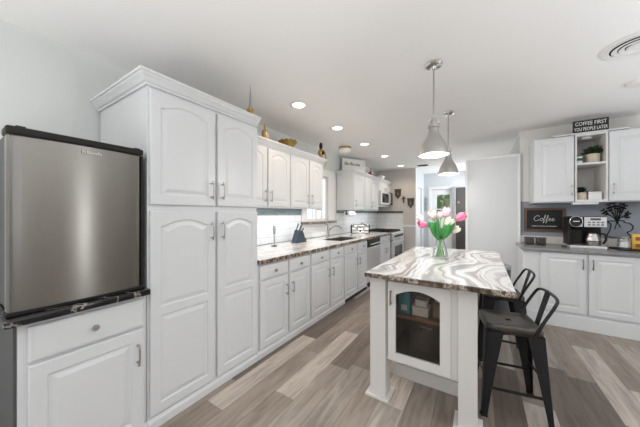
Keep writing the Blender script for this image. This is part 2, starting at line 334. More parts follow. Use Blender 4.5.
def smoothpts(pts, k=6):
    P = [Vector(p) for p in pts]; out = []
    for i in range(len(P)-1):
        a, b, c, d = P[max(i-1, 0)], P[i], P[i+1], P[min(i+2, len(P)-1)]
        for j in range(k):
            t = j/k; out.append(0.5*((2*b)+(c-a)*t+(2*a-5*b+4*c-d)*t*t+(-a+3*b-3*c+d)*t**3))
    out.append(P[-1]); return out
def text_bm(body, fn, size, depth, shear=0.0, sx=1.0):
    cu = bpy.data.curves.new('t', 'FONT'); cu.body = body; cu.size = size; cu.align_x = 'CENTER'; cu.align_y = 'CENTER'; cu.extrude = depth/2; cu.shear = shear
    cu.resolution_u = 3
    o = bpy.data.objects.new('t', cu); COL.objects.link(o); dg = bpy.context.evaluated_depsgraph_get(); dg.update()
    me = bpy.data.meshes.new_from_object(o.evaluated_get(dg)); bm = BM(); bm.from_mesh(me)
    bpy.data.objects.remove(o); bpy.data.curves.remove(cu); bpy.data.meshes.remove(me)
    for v in bm.verts: v.co = Vector(fn(v.co.x*sx, v.co.y, v.co.z))
    return bm

# frames: faces looking +X (left run) and -Y (coffee wall, island)
def FX(X): return lambda a, b, d: (X+d, a, b)          # a = Y, b = Z, d = out of the face
def FY(Y): return lambda a, b, d: (a, Y-d, b)          # a = X
def bump_panel(bm, fn, a0, a1, z0, z1, arch, rec=0.007):
    """raised panel: concentric loops, arched top when arch > 0; returns outer loop"""
    NT = 14
    def loop(i, d, ar):
        pts = [(a0+i, z0+i), (a1-i, z0+i)]
        for k in range(NT+1):
            t = k/NT; s = 2*t-1; x = (a1-i)+(a0-a1+2*i)*t
            if ar: e = min(1, abs(s)/0.9); drop = ar*e*e
            else: drop = 0
            pts.append((x, z1-i-drop))
        return [bm.verts.new(fn(x, z, d)) for x, z in pts]
    L = [loop(0, 0, arch), loop(0.006, -rec, arch), loop(0.016, -rec, arch), loop(0.038, -0.0012, arch)]
    for A, B in zip(L, L[1:]):
        for i in range(len(A)): bm.faces.new((A[i], A[(i+1) % len(A)], B[(i+1) % len(B)], B[i]))
    bm.faces.new(L[-1]); return L[0]
def door_bm(fn, a0, a1, z0, z1, panels, t=0.02, fr=0.058):
    """panels: list of (z_bottom, z_top, arch)"""
    bm = BM(); e = 0.004
    def rl(i, d): return [bm.verts.new(fn(a, z, d)) for a, z in ((a0+i, z0+i), (a1-i, z0+i), (a1-i, z1-i), (a0+i, z1-i))]
    B, S, F = rl(0, -t), rl(0, -e), rl(e, 0)
    bm.faces.new(B)
    for A, D in ((B, S), (S, F)):
        for i in range(4): bm.faces.new((A[i], A[(i+1) % 4], D[(i+1) % 4], D[i]))
    lows = [z0+e]+[p[1]+(panels[i+1][0]-p[1])/2 for i, p in enumerate(panels[:-1])]+[z1-e]
    for i, (pb, pt, ar) in enumerate(panels):
        lo = bump_panel(bm, fn, a0+fr, a1-fr, pb, pt, ar)
        c = [bm.verts.new(fn(a, z, 0)) for a, z in ((a0+e, lows[i]), (a1-e, lows[i]), (a1-e, lows[i+1]), (a0+e, lows[i+1]))]
        top = lo[2:]                      # right to left
        bm.faces.new((c[0], c[1], lo[1], lo[0])); bm.faces.new((c[1], c[2], top[0], lo[1])); bm.faces.new((c[3], c[0], lo[0], top[-1]))
        tl = [bm.verts.new(fn(a1-e+(a0-a1+2*e)*k/(len(top)-1), lows[i+1], 0)) for k in range(1, len(top)-1)]
        tl = [c[2]]+tl+[c[3]]
        for k in range(len(top)-1): bm.faces.new((top[k], tl[k], tl[k+1], top[k+1]))
    bmesh.ops.remove_doubles(bm, verts=bm.verts, dist=1e-5)
    return bm
def pull(fn, a, z0, z1, parent, m=None, d=0.032, r=0.0055):
    h = z1-z0; bm = BM()
    tube(bm, smoothpts([fn(a, z0, d*.75), fn(a, z0+h*.2, d), fn(a, z1-h*.2, d), fn(a, z1, d*.75)], 5), [r*1.5]+[r]*14+[r*1.5], 8)
    for z in (z0+h*.12, z1-h*.12): tube(bm, [fn(a, z, 0), fn(a, z, d*.95)], r*.9, 8)
    return obj('pull_handle', bm, m or M['nickel'], parent, 50)
def knob(p, parent, axis=1, m=None):
    """drawer knob leaving the face along +X (axis 1) or -Y (axis -2)"""
    pr = [(0.006, 0), (0.006, 0.012), (0.014, 0.016), (0.016, 0.022), (0.013, 0.027), (0.0, 0.028)]
    bm = BM()
    if axis == 1: lathe(bm, pr, p, 14, 'X')
    else: lathe(bm, [(r, -h) for r, h in pr], p, 14, 'Y')
    return obj('knob', bm, m or M['nickel'], parent, 50)
def front_bm(fn, a0, a1, z0, z1, t=0.02):
    bm = BM(); ls = []
    for i, d in ((0, -t), (0, -0.006), (0.008, -0.001), (0.014, -0.001), (0.017, 0)):
        ls.append([bm.verts.new(fn(a, z, d)) for a, z in ((a0+i, z0+i), (a1-i, z0+i), (a1-i, z1-i), (a0+i, z1-i))])
    bm.faces.new(ls[0]); bm.faces.new(ls[-1])
    for A, D in zip(ls, ls[1:]):
        for i in range(4): bm.faces.new((A[i], A[(i+1) % 4], D[(i+1) % 4], D[i]))
    return bm
def crown_bm(path, z0, prof):
    """path: list of (x, y, nx, ny) with mitre normals; prof: (out, up)"""
    bm = BM(); rings = [[bm.verts.new((x+nx*o, y+ny*o, z0+u)) for o, u in prof] for x, y, nx, ny in path]
    for A, B in zip(rings, rings[1:]):
        for i in range(len(prof)): bm.faces.new((A[i], A[(i+1) % len(prof)], B[(i+1) % len(prof)], B[i]))
    bm.faces.new(rings[0]); bm.faces.new(rings[-1][::-1]); return bm
CROWN = [(0, 0), (0.010, 0.0), (0.012, 0.012), (0.022, 0.018), (0.034, 0.036), (0.046, 0.048), (0.050, 0.058), (0.058, 0.060), (0.058, 0.075), (0, 0.075)]

# ------------------------------------------------------------------ room
WX, CZ, EY, CY = -2.486, 2.52, 6.9, 4.64           # left wall, ceiling, end wall, coffee wall
struct('floor', bx(-2.7, 3.72, -2.5, 8.4, -0.1, 0), M['floor'])
struct('ceiling', bx(-2.7, 3.72, -2.5, 8.4, CZ, CZ+0.1), M['ceil'])
b = BM(); WY0, WY1, WZ0, WZ1 = 3.45, 4.16, 1.19, 2.03
box(b, WX-0.14, WX, -2.5, WY0, 0, CZ); box(b, WX-0.14, WX, WY1, EY+0.1, 0, CZ); box(b, WX-0.14, WX, WY0, WY1, 0, WZ0); box(b, WX-0.14, WX, WY0, WY1, WZ1, CZ)
struct('wall_left', b, M['wallgrey'])
struct('wall_back', bx(WX, -1.45, EY, EY+0.12, 0, CZ), M['wall'])
struct('wall_right', bx(0.476, 3.599, CY, CY+0.12, 0, CZ), M['wallpale'])
struct('wall_passage', bx(0.476, 0.596, CY+0.12, 8.1, 0, CZ), M['wallgrey'])
b = BM(); box(b, -1.57, -1.45, EY+0.12, 7.12, 0, CZ); box(b, -1.57, -1.45, 7.72, 8.1, 0, CZ); box(b, -1.57, -1.45, 7.12, 7.72, 2.05, CZ)
struct('wall_hall_left', b, M['hallpaint'])
HD0, HD1 = -1.25, -0.71
b = BM(); box(b, -1.57, HD0, 8.1, 8.22, 0, CZ); box(b, HD1, 0.6, 8.1, 8.22, 0, CZ); box(b, HD0, HD1, 8.1, 8.22, 2.04, CZ)
struct('wall_hall_back', b, M['hallpaint'])
# outer wall to the right with a glazed patio door, and a window added for light
b = BM(); RX = 3.6
for y0, y1, z0, z1 in ((-2.5, -1.75, 0, CZ), (-1.75, 0.25, 0, 0.8), (-1.75, 0.25, 2.1, CZ), (0.25, 1.45, 0, CZ), (1.45, 2.15, 2.1, CZ), (2.15, CY+.12, 0, CZ)): box(b, RX, RX+0.12, y0, y1, z0, z1)
struct('wall_outer', b, M['wall'])
b = BM()
for y0, y1, z0, z1 in ((-1.75, -1.70, .8, 2.1), (.20, .25, .8, 2.1), (-1.70, .20, .8, .85), (-1.70, .20, 2.05, 2.1), (-.78, -.72, .85, 2.05)): box(b, RX+.02, RX+.06, y0, y1, z0, z1)
struct('added_window', b, M['trim'])  # unseen window, put in to let more light into the room
b = BM()
for y0, y1, z0, z1 in ((1.45, 1.51, 0.0, 2.1), (2.09, 2.15, 0.0, 2.1), (1.51, 2.09, 0.0, .12), (1.51, 2.09, 2.02, 2.1)): box(b, RX+.02, RX+.06, y0, y1, z0, z1)
struct('door_4', b, M['trim'])
# slate painted strip, pale counter upstand
struct('trim_1', bx(0.478, 3.3, CY-0.006, CY-0.0005, 0.98, 1.50), M['slate'])
# chair rail and baseboards
b = bx(-1.76, -1.45, EY-0.022, EY-0.0005, 0.965, 1.03, bev=0.006); struct('trim_2', b, M['trim'])
struct('baseboard_back', bx(-1.62, -1.45, EY-0.015, EY-0.0005, 0.0, 0.11, bev=0.004), M['trim'])
struct('baseboard_right', bx(1.9, 3.3, CY-0.015, CY-0.0005, 0.0, 0.11, bev=0.004), M['trim'])
# opening casing on the passage
b = BM(); box(b, -1.4495, -1.434, EY-0.002, EY+0.13, 0, CZ-0.001); struct('trim_3', b, M['trim'])
# tiled backsplash with mosaic band
struct('trim_4', bx(WX+0.0005, WX+0.010, 1.63, 3.30, 0.915, 1.305), M['subway'])
struct('trim_5', bx(WX+0.0005, WX+0.010, 3.30, 4.50, 0.915, 1.145), M['subway'])
struct('trim_6', bx(WX+0.0005, WX+0.010, 4.50, EY-0.011, 0.915, 1.335), M['subway'])
struct('trim_7', bx(WX+0.0005, WX+0.012, 1.63, 3.30, 1.3055, 1.395), M['mosaic'])
struct('trim_8', bx(WX+0.0005, WX+0.012, 4.50, EY-0.013, 1.3355, 1.395), M['mosaic'])
struct('trim_9', bx(WX+0.012, -1.76, EY-0.010, EY-0.0005, 0.80, 1.335), M['subwayend'])
struct('trim_10', bx(WX+0.012, -1.76, EY-0.012, EY-0.0005, 1.3355, 1.395), M['mosaicend'])

# window over the sink
w = struct('window_1', bx(WX-0.10, WX-0.02, WY0, WY0+0.045, WZ0, WZ1), M['trim'])
f = BM()
for y0, y1, z0, z1 in ((WY1-0.05, WY1, WZ0, WZ1), (WY0+0.045, WY1-0.05, WZ0, WZ0+0.05), (WY0+0.045, WY1-0.05, WZ1-0.05, WZ1), (3.78, 3.83, WZ0+0.05, WZ1-0.05)): box(f, WX-0.10, WX-0.02, y0, y1, z0, z1, bev=0.004)
obj('window_frame', f, M['trim'], w)
obj('window_pane', bx(WX-0.066, WX-0.060, WY0+0.04, WY1-0.045, WZ0+0.045, WZ1-0.045), M['pane'], w)
f = BM(); box(f, WX+0.0005, WX+0.028, WY1, WY1+0.24, WZ0, WZ1+0.13, bev=0.005); box(f, WX+0.0005, WX+0.028, WY0-0.14, WY0, WZ0, WZ1+0.13, bev=0.005); box(f, WX+0.0005, WX+0.03, WY0, WY1, WZ1, WZ1+0.13, bev=0.005)
obj('window_casing', f, M['trim'], w)
obj('window_sill', bx(WX-0.02, WX+0.055, WY0-0.16, WY1+0.27, 1.15, 1.185, bev=0.006), M['edge'], w)

# hall back door, glazed
d = struct('door_1', bx(HD0, HD1, 8.13, 8.17, 0.01, 1.30), M['trim'])
f = BM(); box(f, HD0, HD0+0.15, 8.13, 8.17, 1.30, 2.03); box(f, HD1-0.045, HD1, 8.13, 8.17, 1.30, 2.03); box(f, HD0+0.15, HD1-0.045, 8.13, 8.17, 1.88, 2.03); obj('door_frame', f, M['trim'], d)
obj('door_pane', bx(HD0+0.15, HD1-0.045, 8.147, 8.153, 1.30, 1.88), M['pane'], d)
f = BM(); box(f, HD0+0.15, HD1-0.045, 8.138, 8.146, 1.44, 1.465); obj('glazing_bar', f, M['trim'], d)
f = BM(); box(f, HD0-0.07, HD0, 8.078, 8.0995, 0, 2.12, bev=0.004); box(f, HD1, HD1+0.05, 8.078, 8.0995, 0, 2.12, bev=0.004); box(f, HD0, HD1, 8.078, 8.0995, 2.04, 2.12, bev=0.004); obj('door_casing', f, M['trim'], d)
f = lathe(BM(), [(0.012, 0), (0.012, -0.03), (0.028, -0.04), (0.03, -0.055), (0.0, -0.065)], (HD1-0.06, 8.13, 1.0), 14, 'Y'); obj('door_knob', f, M['nickel'], d, 50)
# side door in the hall
d = struct('door_2', bx(-1.52, -1.48, 7.12, 7.72, 0.01, 2.04), M['trim'])
f = BM(); box(f, -1.4495, -1.43, 7.03, 7.12, 0, 2.13, bev=0.004); box(f, -1.4495, -1.43, 7.72, 7.81, 0, 2.13, bev=0.004); box(f, -1.4495, -1.43, 7.12, 7.72, 2.05, 2.13, bev=0.004); obj('door_casing', f, M['trim'], d)
# dark door beyond the white partition
d = struct('door_3', bx(-0.595, 0.18, 8.05, 8.098, 0.01, 2.06, bev=0.004), M['darkdoor'])
f = BM(); box(f, -0.585, -0.565, 8.045, 8.05, 0.05, 2.02); box(f, -0.45, -0.05, 8.043, 8.05, 0.95, 1.0); obj('door_panel', f, M['darkdoor'], d)
f = lathe(BM(), [(0.012, 0), (0.012, -0.03), (0.03, -0.04), (0.034, -0.055), (0.0, -0.065)], (-0.535, 8.05, 1.64), 14, 'Y'); obj('door_knob', f, M['chrome'], d, 50)

# ------------------------------------------------------------------ cabinet builders (left run)
XF = -1.69; XB = WX+0.001                       # door face, back
def left_unit(name, label, cat, y0, y1, z0, z1, doors, drawers=(), xf=XF, group=None, crown=None, toe=True, pullz=None):
    t = thing(name, label, cat, ((xf+XB)/2, (y0+y1)/2, z0), group)
    back = WX+0.014 if z0 < 1.5 and z1 < 2.3 and cat != 'tall' else XB
    if 'sink' in label:
        b = BM(); box(b, back, xf-.06, y0+.0008, y1-.0008, z0, 0.69); box(b, xf-.06, xf-.021, y0+.0008, y1-.0008, z0, z1); box(b, back, xf-.06, y0+.0008, y0+.018, .69, z1); box(b, back, xf-.06, y1-.018, y1-.0008, .69, z1)
    else: b = bx(back, xf-0.021, y0+.0008, y1-.0008, z0, z1, bev=0.0015)
    obj('carcass', b, M['cab'], t)
    if toe:
        b = BM(); prism(b, [(0, 0), (0.016, 0), (0.016, 0.045), (0.006, 0.062), (0, 0.066)], lambda a, u, dd: (xf-0.021+a, dd, u), y0+.0008, y1-.0008); obj('base_moulding', b, M['cab'], t)
    fn = FX(xf)
    for a0, a1, b0, b1, panels, side, pz in doors:
        dd = obj('door', door_bm(fn, a0, a1, b0, b1, panels), M['cab'], t)
        if side is not None: pull(fn, (a1-0.035) if side > 0 else (a0+0.035), pz[0], pz[1], dd)
    for a0, a1, b0, b1 in drawers:
        dr = obj('drawer', front_bm(fn, a0, a1, b0, b1), M['cab'], t); knob((xf, (a0+a1)/2, (b0+b1)/2), dr)
    return t

# --- fridge cabinet + black counter + fridge
t = left_unit('base_cabinet', 'white base cabinet with one drawer and one door under the refrigerator', 'cabinet', 0.215, 0.722, 0.0, 0.842,
    [(0.245, 0.700, 0.055, 0.648, [(0.115, 0.585, 0)], 1, (0.45, 0.575))], [(0.245, 0.700, 0.662, 0.822)])
obj('dark_end_sheet', bx(WX+0.02, -1.72, 0.2055, 0.2148, 0.0, 0.842), M['darkgrey'], t)  # dark grey sheet over the near end of the cabinet
tag(obj('countertop', bx(WX+0.002, -1.655, 0.172, 0.7215, 0.848, 0.882, bev=0.005, seg=2), M['blackmarble'], None, 40), 'black marbled countertop with white veins beneath the refrigerator', 'countertop')
t = thing('refrigerator', 'stainless steel compact refrigerator with black top trim standing on the black countertop', 'refrigerator', (-2.07, 0.44, 0.8825))
obj('body', bx(-2.44, -1.775, 0.195, 0.69, 0.8925, 1.695, bev=0.008), M['darkgrey'], t)
b = BM(); pts = []
for k in range(13):
    u = k/12; pts.append((0.187+0.504*u, 0.012*(1-(2*u-1)**2)))
out = [(0.187, -0.075), (0.187, -0.036), (0.1885, -0.027), (0.193, -0.0195), (0.200, -0.0165)]+[(a, -0.018+dz) for i, (a, dz) in enumerate(pts) if 0 < i < 12]+[(0.688, -0.02), (0.691, -0.028), (0.691, -0.075)]
prism(b, out, lambda a, dd, z: (-1.693+dd, a, z), 0.900, 1.672)
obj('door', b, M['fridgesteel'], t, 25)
b = bx(-1.77, -1.700, 0.183, 0.697, 0.8835, 0.8995, bev=0.003); obj('bottom_grille', b, M['black'], t)
b = BM(); box(b, -1.80, -1.688, 0.181, 0.698, 1.6725, 1.708, bev=0.009, seg=3); obj('top_trim', b, M['black'], t, 40)
b = bx(-1.772, -1.703, 0.6915, 0.7, 0.90, 1.672); obj('door_edge', b, M['black'], t)
for y in (0.21, 0.655): obj('hinge_cap', bx(-1.76, -1.70, y, y+.03, 1.7085, 1.714, bev=0.002), M['black'], t)
b = BM()
for k in range(9): box(b, -1.6935, -1.6915, 0.425+k*0.0088, 0.431+k*0.0088, 1.635, 1.635+(0.014 if k in (0, 2, 7) else 0.009))
obj('maker_badge', b, M['nickel'], t)

# --- tall pantry
tall = [(0.735, 1.178), (1.200, 1.605)]
dl = []
for i, (a0, a1) in enumerate(tall):
    sd = 1 if i == 0 else -1
    dl.append((a0, a1, 1.385, 2.092, [(1.45, 2.035, 0.04)], sd, (1.437, 1.567)))
    dl.append((a0, a1, 0.085, 1.345, [(0.145, 0.690, 0), (0.745, 1.29, 0.04)], sd, (1.135, 1.268)))
t = left_unit('tall_cabinet', 'tall white pantry cabinet with four arched panel doors beside the refrigerator', 'cabinet', 0.724, 1.612, 0.0, 2.11, dl)
obj('crown_moulding', crown_bm([(XB, 0.724, 0, -1), (-1.711, 0.724, 1, -1), (-1.711, 1.612, 1, 0)], 2.112, CROWN), M['cab'], t)
obj('top_board', bx(XB, -1.711, 0.7245, 1.6115, 2.1105, 2.187), M['cab'], t)

# --- base run
def dr(a0, a1): return (a0, a1, 0.715, 0.845)
def bdoor(a0, a1, side): return (a0, a1, 0.085, 0.700, [(0.143, 0.645, 0)], side, (0.50, 0.612))
base = [('white base cabinet with two doors and drawers next to the tall pantry', 1.614, 2.447, [(1.64, 2.030), (2.058, 2.430)]),
        ('white base cabinet with two doors and drawers between the pantry-side unit and the sink unit', 2.449, 3.305, [(2.466, 2.882), (2.915, 3.290)]),
        ('white sink base cabinet with two doors under the faucet', 3.307, 4.215, [(3.326, 3.765), (3.800, 4.200)]),
        ('narrow white base cabinet between the dishwasher and the range', 4.865, 5.56, [(4.885, 5.205), (5.225, 5.545)])]
for lab, y0, y1, ds in base:
    left_unit('base_cabinet', lab, 'cabinet', y0, y1, 0.0, 0.866, [bdoor(*ds[0], 1), bdoor(*ds[1], -1)], [dr(*ds[0]), dr(*ds[1])], group='base cabinets along the left wall')
tag(obj('toe_vent', bx(XF-0.004, XF+0.004, 3.34, 4.17, 0.008, 0.055, bev=0.002), M['dark']), 'dark toe-kick vent grille at the foot of the sink cabinet', 'vent')
# dishwasher
t = thing('dishwasher', 'stainless steel dishwasher with black control strip under the counter', 'dishwasher', (-2.05, 4.54, 0))
obj('body', bx(-2.42, XF-0.03, 4.222, 4.858, 0.03, 0.862), M['darkgrey'], t)
obj('door', bx(XF-0.029, XF+0.004, 4.225, 4.855, 0.10, 0.715, bev=0.006), M['steel'], t)
obj('control_panel', bx(XF-0.029, XF+0.006, 4.225, 4.855, 0.722, 0.858, bev=0.006), M['black'], t)
b = BM(); tube(b, [(XF+0.03, 4.30, 0.775), (XF+0.03, 4.78, 0.775)], 0.009, 10)
for y in (4.33, 4.75): tube(b, [(XF+0.0065, y, 0.775), (XF+0.03, y, 0.775)], 0.007, 8)
obj('handle', b, M['steel'], t, 50)
obj('kick_plate', bx(XF-0.06, XF-0.02, 4.225, 4.855, 0.0, 0.095), M['black'], t)
# range
t = thing('range', 'stainless steel and black range at the far end of the counter', 'range', (-2.05, 6.07, 0))
obj('body', bx(-2.45, -1.70, 5.568, 6.50, 0.0, 0.905, bev=0.004), M['blackgloss'], t)
dd = obj('oven_door', bx(-1.6995, -1.655, 5.60, 6.49, 0.22, 0.72, bev=0.008), M['steel'], t)
obj('oven_window', bx(-1.6545, -1.651, 5.76, 6.40, 0.30, 0.58, bev=0.001), M['blackgloss'], dd)
b = BM(); tube(b, [(-1.61, 5.66, 0.675), (-1.61, 6.42, 0.675)], 0.012, 10)
for y in (5.70, 6.38): tube(b, [(-1.654, y, 0.675), (-1.61, y, 0.675)], 0.01, 8)
obj('oven_handle', b, M['steel'], dd, 50)
obj('drawer', bx(-1.6995, -1.66, 5.60, 6.49, 0.05, 0.21, bev=0.006), M['steel'], t)
cp = obj('control_panel', bx(-1.6995, -1.645, 5.60, 6.49, 0.735, 0.895, bev=0.01), M['steel'], t)
for k in range(5): obj('knob', lathe(BM(), [(0.03, 0), (0.028, 0.012), (0.022, 0.03), (0.0, 0.032)], (-1.6445, 5.72+k*0.155, 0.815), 14, 'X'), M['darkgrey'], cp, 50)
for yy in (5.81, 6.27):
    b = BM()
    for k in range(4): box(b, -2.36, -1.74, yy-0.215+k*0.14, yy-0.20+k*0.14, 0.918, 0.932)
    for x in (-2.36, -2.06, -1.755): box(b, x, x+0.015, yy-0.215, yy+0.235, 0.906, 0.932)
    obj('burner_grate', b, M['black'], t)

left_unit('base_cabinet', 'narrow plain white filler cabinet between the range and the end wall', 'cabinet', 6.504, 6.885, 0.0, 0.905, [], group='base cabinets along the left wall', xf=-1.70)
# countertop of the left run with the sink cut-out
SX0, SX1, SY0, SY1 = -2.16, -1.80, 3.42, 4.10
b = BM(); cz0, cz1, cxf = 0.868, 0.907, -1.665
g = [(WX+0.013, SX0), (SX0, SX1), (SX1, cxf)]; hY = [(1.614, SY0), (SY0, SY1), (SY1, 5.565)]
xs = [WX+0.013, SX0, SX1, cxf]; ys = [1.614, SY0, SY1, 5.565]
vt = {}; 
def gv(i, j, z):
    k = (i, j, z)
    if k not in vt: vt[k] = b.verts.new((xs[i], ys[j], z))
    return vt[k]
for i in range(3):
    for j in range(3):
        if (i, j) == (1, 1): continue
        for z in (cz0, cz1): b.faces.new([gv(i, j, z), gv(i+1, j, z), gv(i+1, j+1, z), gv(i, j+1, z)])
def side(i0, j0, i1, j1, mi):
    fc = b.faces.new([gv(i0, j0, cz0), gv(i1, j1, cz0), gv(i1, j1, cz1), gv(i0, j0, cz1)]); fc.material_index = mi
for k in range(3): side(k, 0, k+1, 0, 1); side(k, 3, k+1, 3, 1); side(0, k, 0, k+1, 1); side(3, k, 3, k+1, 1)
side(1, 1, 2, 1, 1); side(1, 2, 2, 2, 1); side(1, 1, 1, 2, 1); side(2, 1, 2, 2, 1)
tag(obj('countertop', b, [M['counter'], M['edge']]), 'long veined stone countertop with brown edge along the left wall', 'countertop')
b = BM(); bmk = []
z0 = 0.70
ring = lambda i, z: [b.verts.new((x, y, z)) for x, y in ((SX0+i, SY0+i), (SX1-i, SY0+i), (SX1-i, SY1-i), (SX0+i, SY1-i))]
rs = [ring(0.001, 0.9065), ring(0.001, 0.72), ring(0.03, z0), ring(0.008, 0.715), ring(0.008, 0.9065)]
rs = [ring(0.001, 0.9065), ring(0.001, z0), ring(0.008, z0+0.006), ring(0.008, 0.9065)]
b.faces.new(rs[1]); b.faces.new(rs[2])
for A, D in ((rs[0], rs[1]), (rs[2], rs[3]), (rs[3], rs[0])):
    for i in range(4): b.faces.new((A[i], A[(i+1) % 4], D[(i+1) % 4], D[i]))
sk = tag(obj('sink', b, M['sinksteel']), 'stainless steel undermount sink set in the left counter', 'sink')
obj('drain', lathe(BM(), [(0.04, 0), (0.042, 0.004), (0.02, 0.005), (0, 0.003)], (-1.98, 3.76, z0+0.0065), 18), M['chrome'], sk, 50)
t = thing('faucet', 'brushed nickel gooseneck faucet behind the sink', 'faucet', (-2.27, 3.82, 0.9075))
obj('base', lathe(BM(), [(0.032, 0), (0.032, 0.01), (0.024, 0.018), (0.022, 0.20), (0.018, 0.215), (0, 0.216)], (-2.27, 3.82, 0.9075), 18), M['darknickel'], t, 45)
obj('spout', tube(BM(), smoothpts([(-2.255, 3.82, 1.02), (-2.20, 3.82, 1.085), (-2.12, 3.83, 1.115), (-2.05, 3.835, 1.105), (-2.02, 3.835, 1.07)], 6), 0.013, 10), M['darknickel'], t, 60)
obj('lever', tube(BM(), [(-2.27, 3.82, 1.115), (-2.28, 3.80, 1.14), (-2.30, 3.755, 1.15)], 0.008, 8), M['darknickel'], t, 60)

# --- upper cabinets
XU = -2.09; UB, UT = 1.40, 2.112
def up(a0, a1, side, z0=1.415, z1=2.095): return (a0, a1, z0, z1, [(z0+0.058, z1-0.05, 0.04)], side, (1.465, 1.598))
def upper(label, y0, y1, doors, z0=UB, ends=(False, False), group='upper cabinets along the left wall'):
    t = left_unit('upper_cabinet', label, 'cabinet', y0, y1, z0, UT, doors, xf=XU, group=group, toe=False)
    path = []
    if ends[0]: path += [(XB+.014, y0, 0, -1), (XU-0.021, y0, 1, -1)]
    else: path += [(XU-0.021, y0, 1, 0)]
    if ends[1]: path += [(XU-0.021, y1, 1, 1), (XB+.014, y1, 0, 1)]
    else: path += [(XU-0.021, y1, 1, 0)]
    obj('crown_moulding', crown_bm(path, UT, CROWN), M['cab'], t); obj('top_board', bx(XB+.014, XU-0.0212, y0+.0008, y1-.0008, UT+0.0005, UT+0.075), M['cab'], t)
    return t
upper('white two-door upper cabinet next to the tall pantry', 1.70, 2.558, [up(1.72, 2.128, 1), up(2.155, 2.548, -1)])
upper('white two-door upper cabinet left of the window', 2.560, 3.375, [up(2.572, 2.976, 1), up(3.003, 3.360, -1)], ends=(False, True))
upper('white single-door upper cabinet right of the window with a tall plain side', 4.50, 5.052, [up(4.515, 5.036, -1)], ends=(True, False))
upper('white two-door upper cabinet between the single-door unit and the microwave', 5.054, 5.915, [up(5.070, 5.455, 1), up(5.472, 5.893, -1)])
def sm(a0, a1, side): return (a0, a1, 1.905, 2.095, [(1.945, 2.06, 0.02)], side, (1.92, 1.98))
upper('short white upper cabinet above the microwave', 5.917, 6.885, [sm(5.93, 6.39, 1), sm(6.41, 6.87, -1)], z0=1.89)
t = thing('microwave', 'stainless steel microwave mounted under the short upper cabinet', 'microwave', (-2.25, 6.4, 1.55))
obj('body', bx(WX+0.014, -2.06, 5.93, 6.87, 1.55, 1.885, bev=0.006), M['cab'], t)
dd = obj('door', bx(-2.0595, -2.03, 5.93, 6.60, 1.555, 1.88, bev=0.006), M['steel'], t)
obj('door_window', bx(-2.0295, -2.026, 6.0, 6.50, 1.60, 1.83, bev=0.001), M['blackgloss'], dd)
obj('handle', tube(BM(), [(-2.005, 6.56, 1.60), (-2.005, 6.56, 1.84)], 0.009, 8), M['steel'], dd, 60)
obj('control_panel', bx(-2.0595, -2.032, 6.604, 6.87, 1.555, 1.88, bev=0.006), M['blackgloss'], t)
t = tag(obj('under_cabinet_strip', bx(WX+0.02, -2.15, 5.95, 6.80, 1.505, 1.5485, bev=0.006), M['vent']), 'pale vent hood strip hanging under the microwave', 'hood')

# ------------------------------------------------------------------ coffee corner
def right_base(label, x0, x1, doors):
    t = thing('base_cabinet', label, 'cabinet', ((x0+x1)/2, 4.3, 0), 'base cabinets of the coffee corner')
    obj('carcass', bx(x0+.0008, x1-.0008, 4.021, 4.568, 0, 0.882, bev=0.0015), M['cab'], t)
    obj('base_moulding', bx(x0+.0008, x1-.0008, 4.004, 4.0205, 0, 0.15, bev=0.004), M['cab'], t)
    for a0, a1, sd in doors:
        dd = obj('door', door_bm(FY(4.0), a0, a1, 0.185, 0.868, [(0.245, 0.81, 0)]), M['cab'], t)
        pull(FY(4.0), (a1-0.03) if sd > 0 else (a0+0.03), 0.70, 0.815, dd, M['darknickel'])
right_base('white two-door base cabinet under the coffee maker', 0.44, 1.432, [(0.605, 0.998, 1), (1.018, 1.416, -1)])
right_base('white single-door base cabinet at the right end of the coffee corner', 1.434, 1.90, [(1.45, 1.885, -1)])
b = prism(BM(), [(0.418, 3.965), (1.93, 3.965), (1.93, CY-.002), (0.478, CY-.002), (0.478, 4.567), (0.418, 4.567)], lambda a, c, z: (a, c, z), 0.883, 0.915); bmesh.ops.bevel(b, geom=b.edges[:], offset=.005, segments=2, affect='EDGES')
tag(obj('countertop', b, M['greystone']), 'grey stone countertop of the coffee corner', 'countertop')
tag(obj('counter_upstand', bx(0.48, 1.93, CY-0.026, CY-0.0065, 0.9155, 1.015, bev=0.004), M['palestone']), 'pale stone upstand at the back of the coffee counter', 'backsplash')
YU = 4.24
def right_upper(label, x0, x1, a0, a1, sd):
    t = thing('upper_cabinet', label, 'cabinet', ((x0+x1)/2, 4.45, 1.466), 'upper cabinets of the coffee corner')
    obj('carcass', bx(x0+.0008, x1-.0008, YU+0.021, CY-0.002, 1.466, 2.285, bev=0.0015), M['cab'], t)
    dd = obj('door', door_bm(FY(YU), a0, a1, 1.476, 2.275, [(1.545, 2.205, 0)], fr=0.072), M['cab'], t)
    pull(FY(YU), (a1-0.022) if sd > 0 else (a0+0.03), 1.555, 1.675, dd, M['nickel'])
right_upper('white single-door upper cabinet left of the open shelf niche', 0.577, 0.962, 0.582, 0.952, 1)
right_upper('white single-door upper cabinet right of the open shelf niche', 1.238, 1.66, 1.247, 1.652, -1)
t = thing('open_shelf', 'white open shelf niche between the two coffee corner upper cabinets', 'shelf', (1.1, 4.45, 1.466))
b = BM(); SHX0, SHX1 = 0.963, 1.237
box(b, SHX0, SHX0+.016, YU+.004, CY-.002, 1.466, 2.285); box(b, SHX1-.016, SHX1, YU+.004, CY-.002, 1.466, 2.285); box(b, SHX0+.016, SHX1-.016, CY-.02, CY-.002, 1.466, 2.285)
obj('side_panel', b, M['island'], t)
obj('bottom_board', bx(SHX0+.016, SHX1-.016, YU+.004, CY-.02, 1.466, 1.496), M['cab'], t); obj('top_board', bx(SHX0+.016, SHX1-.016, YU+.004, CY-.02, 2.262, 2.285), M['cab'], t)
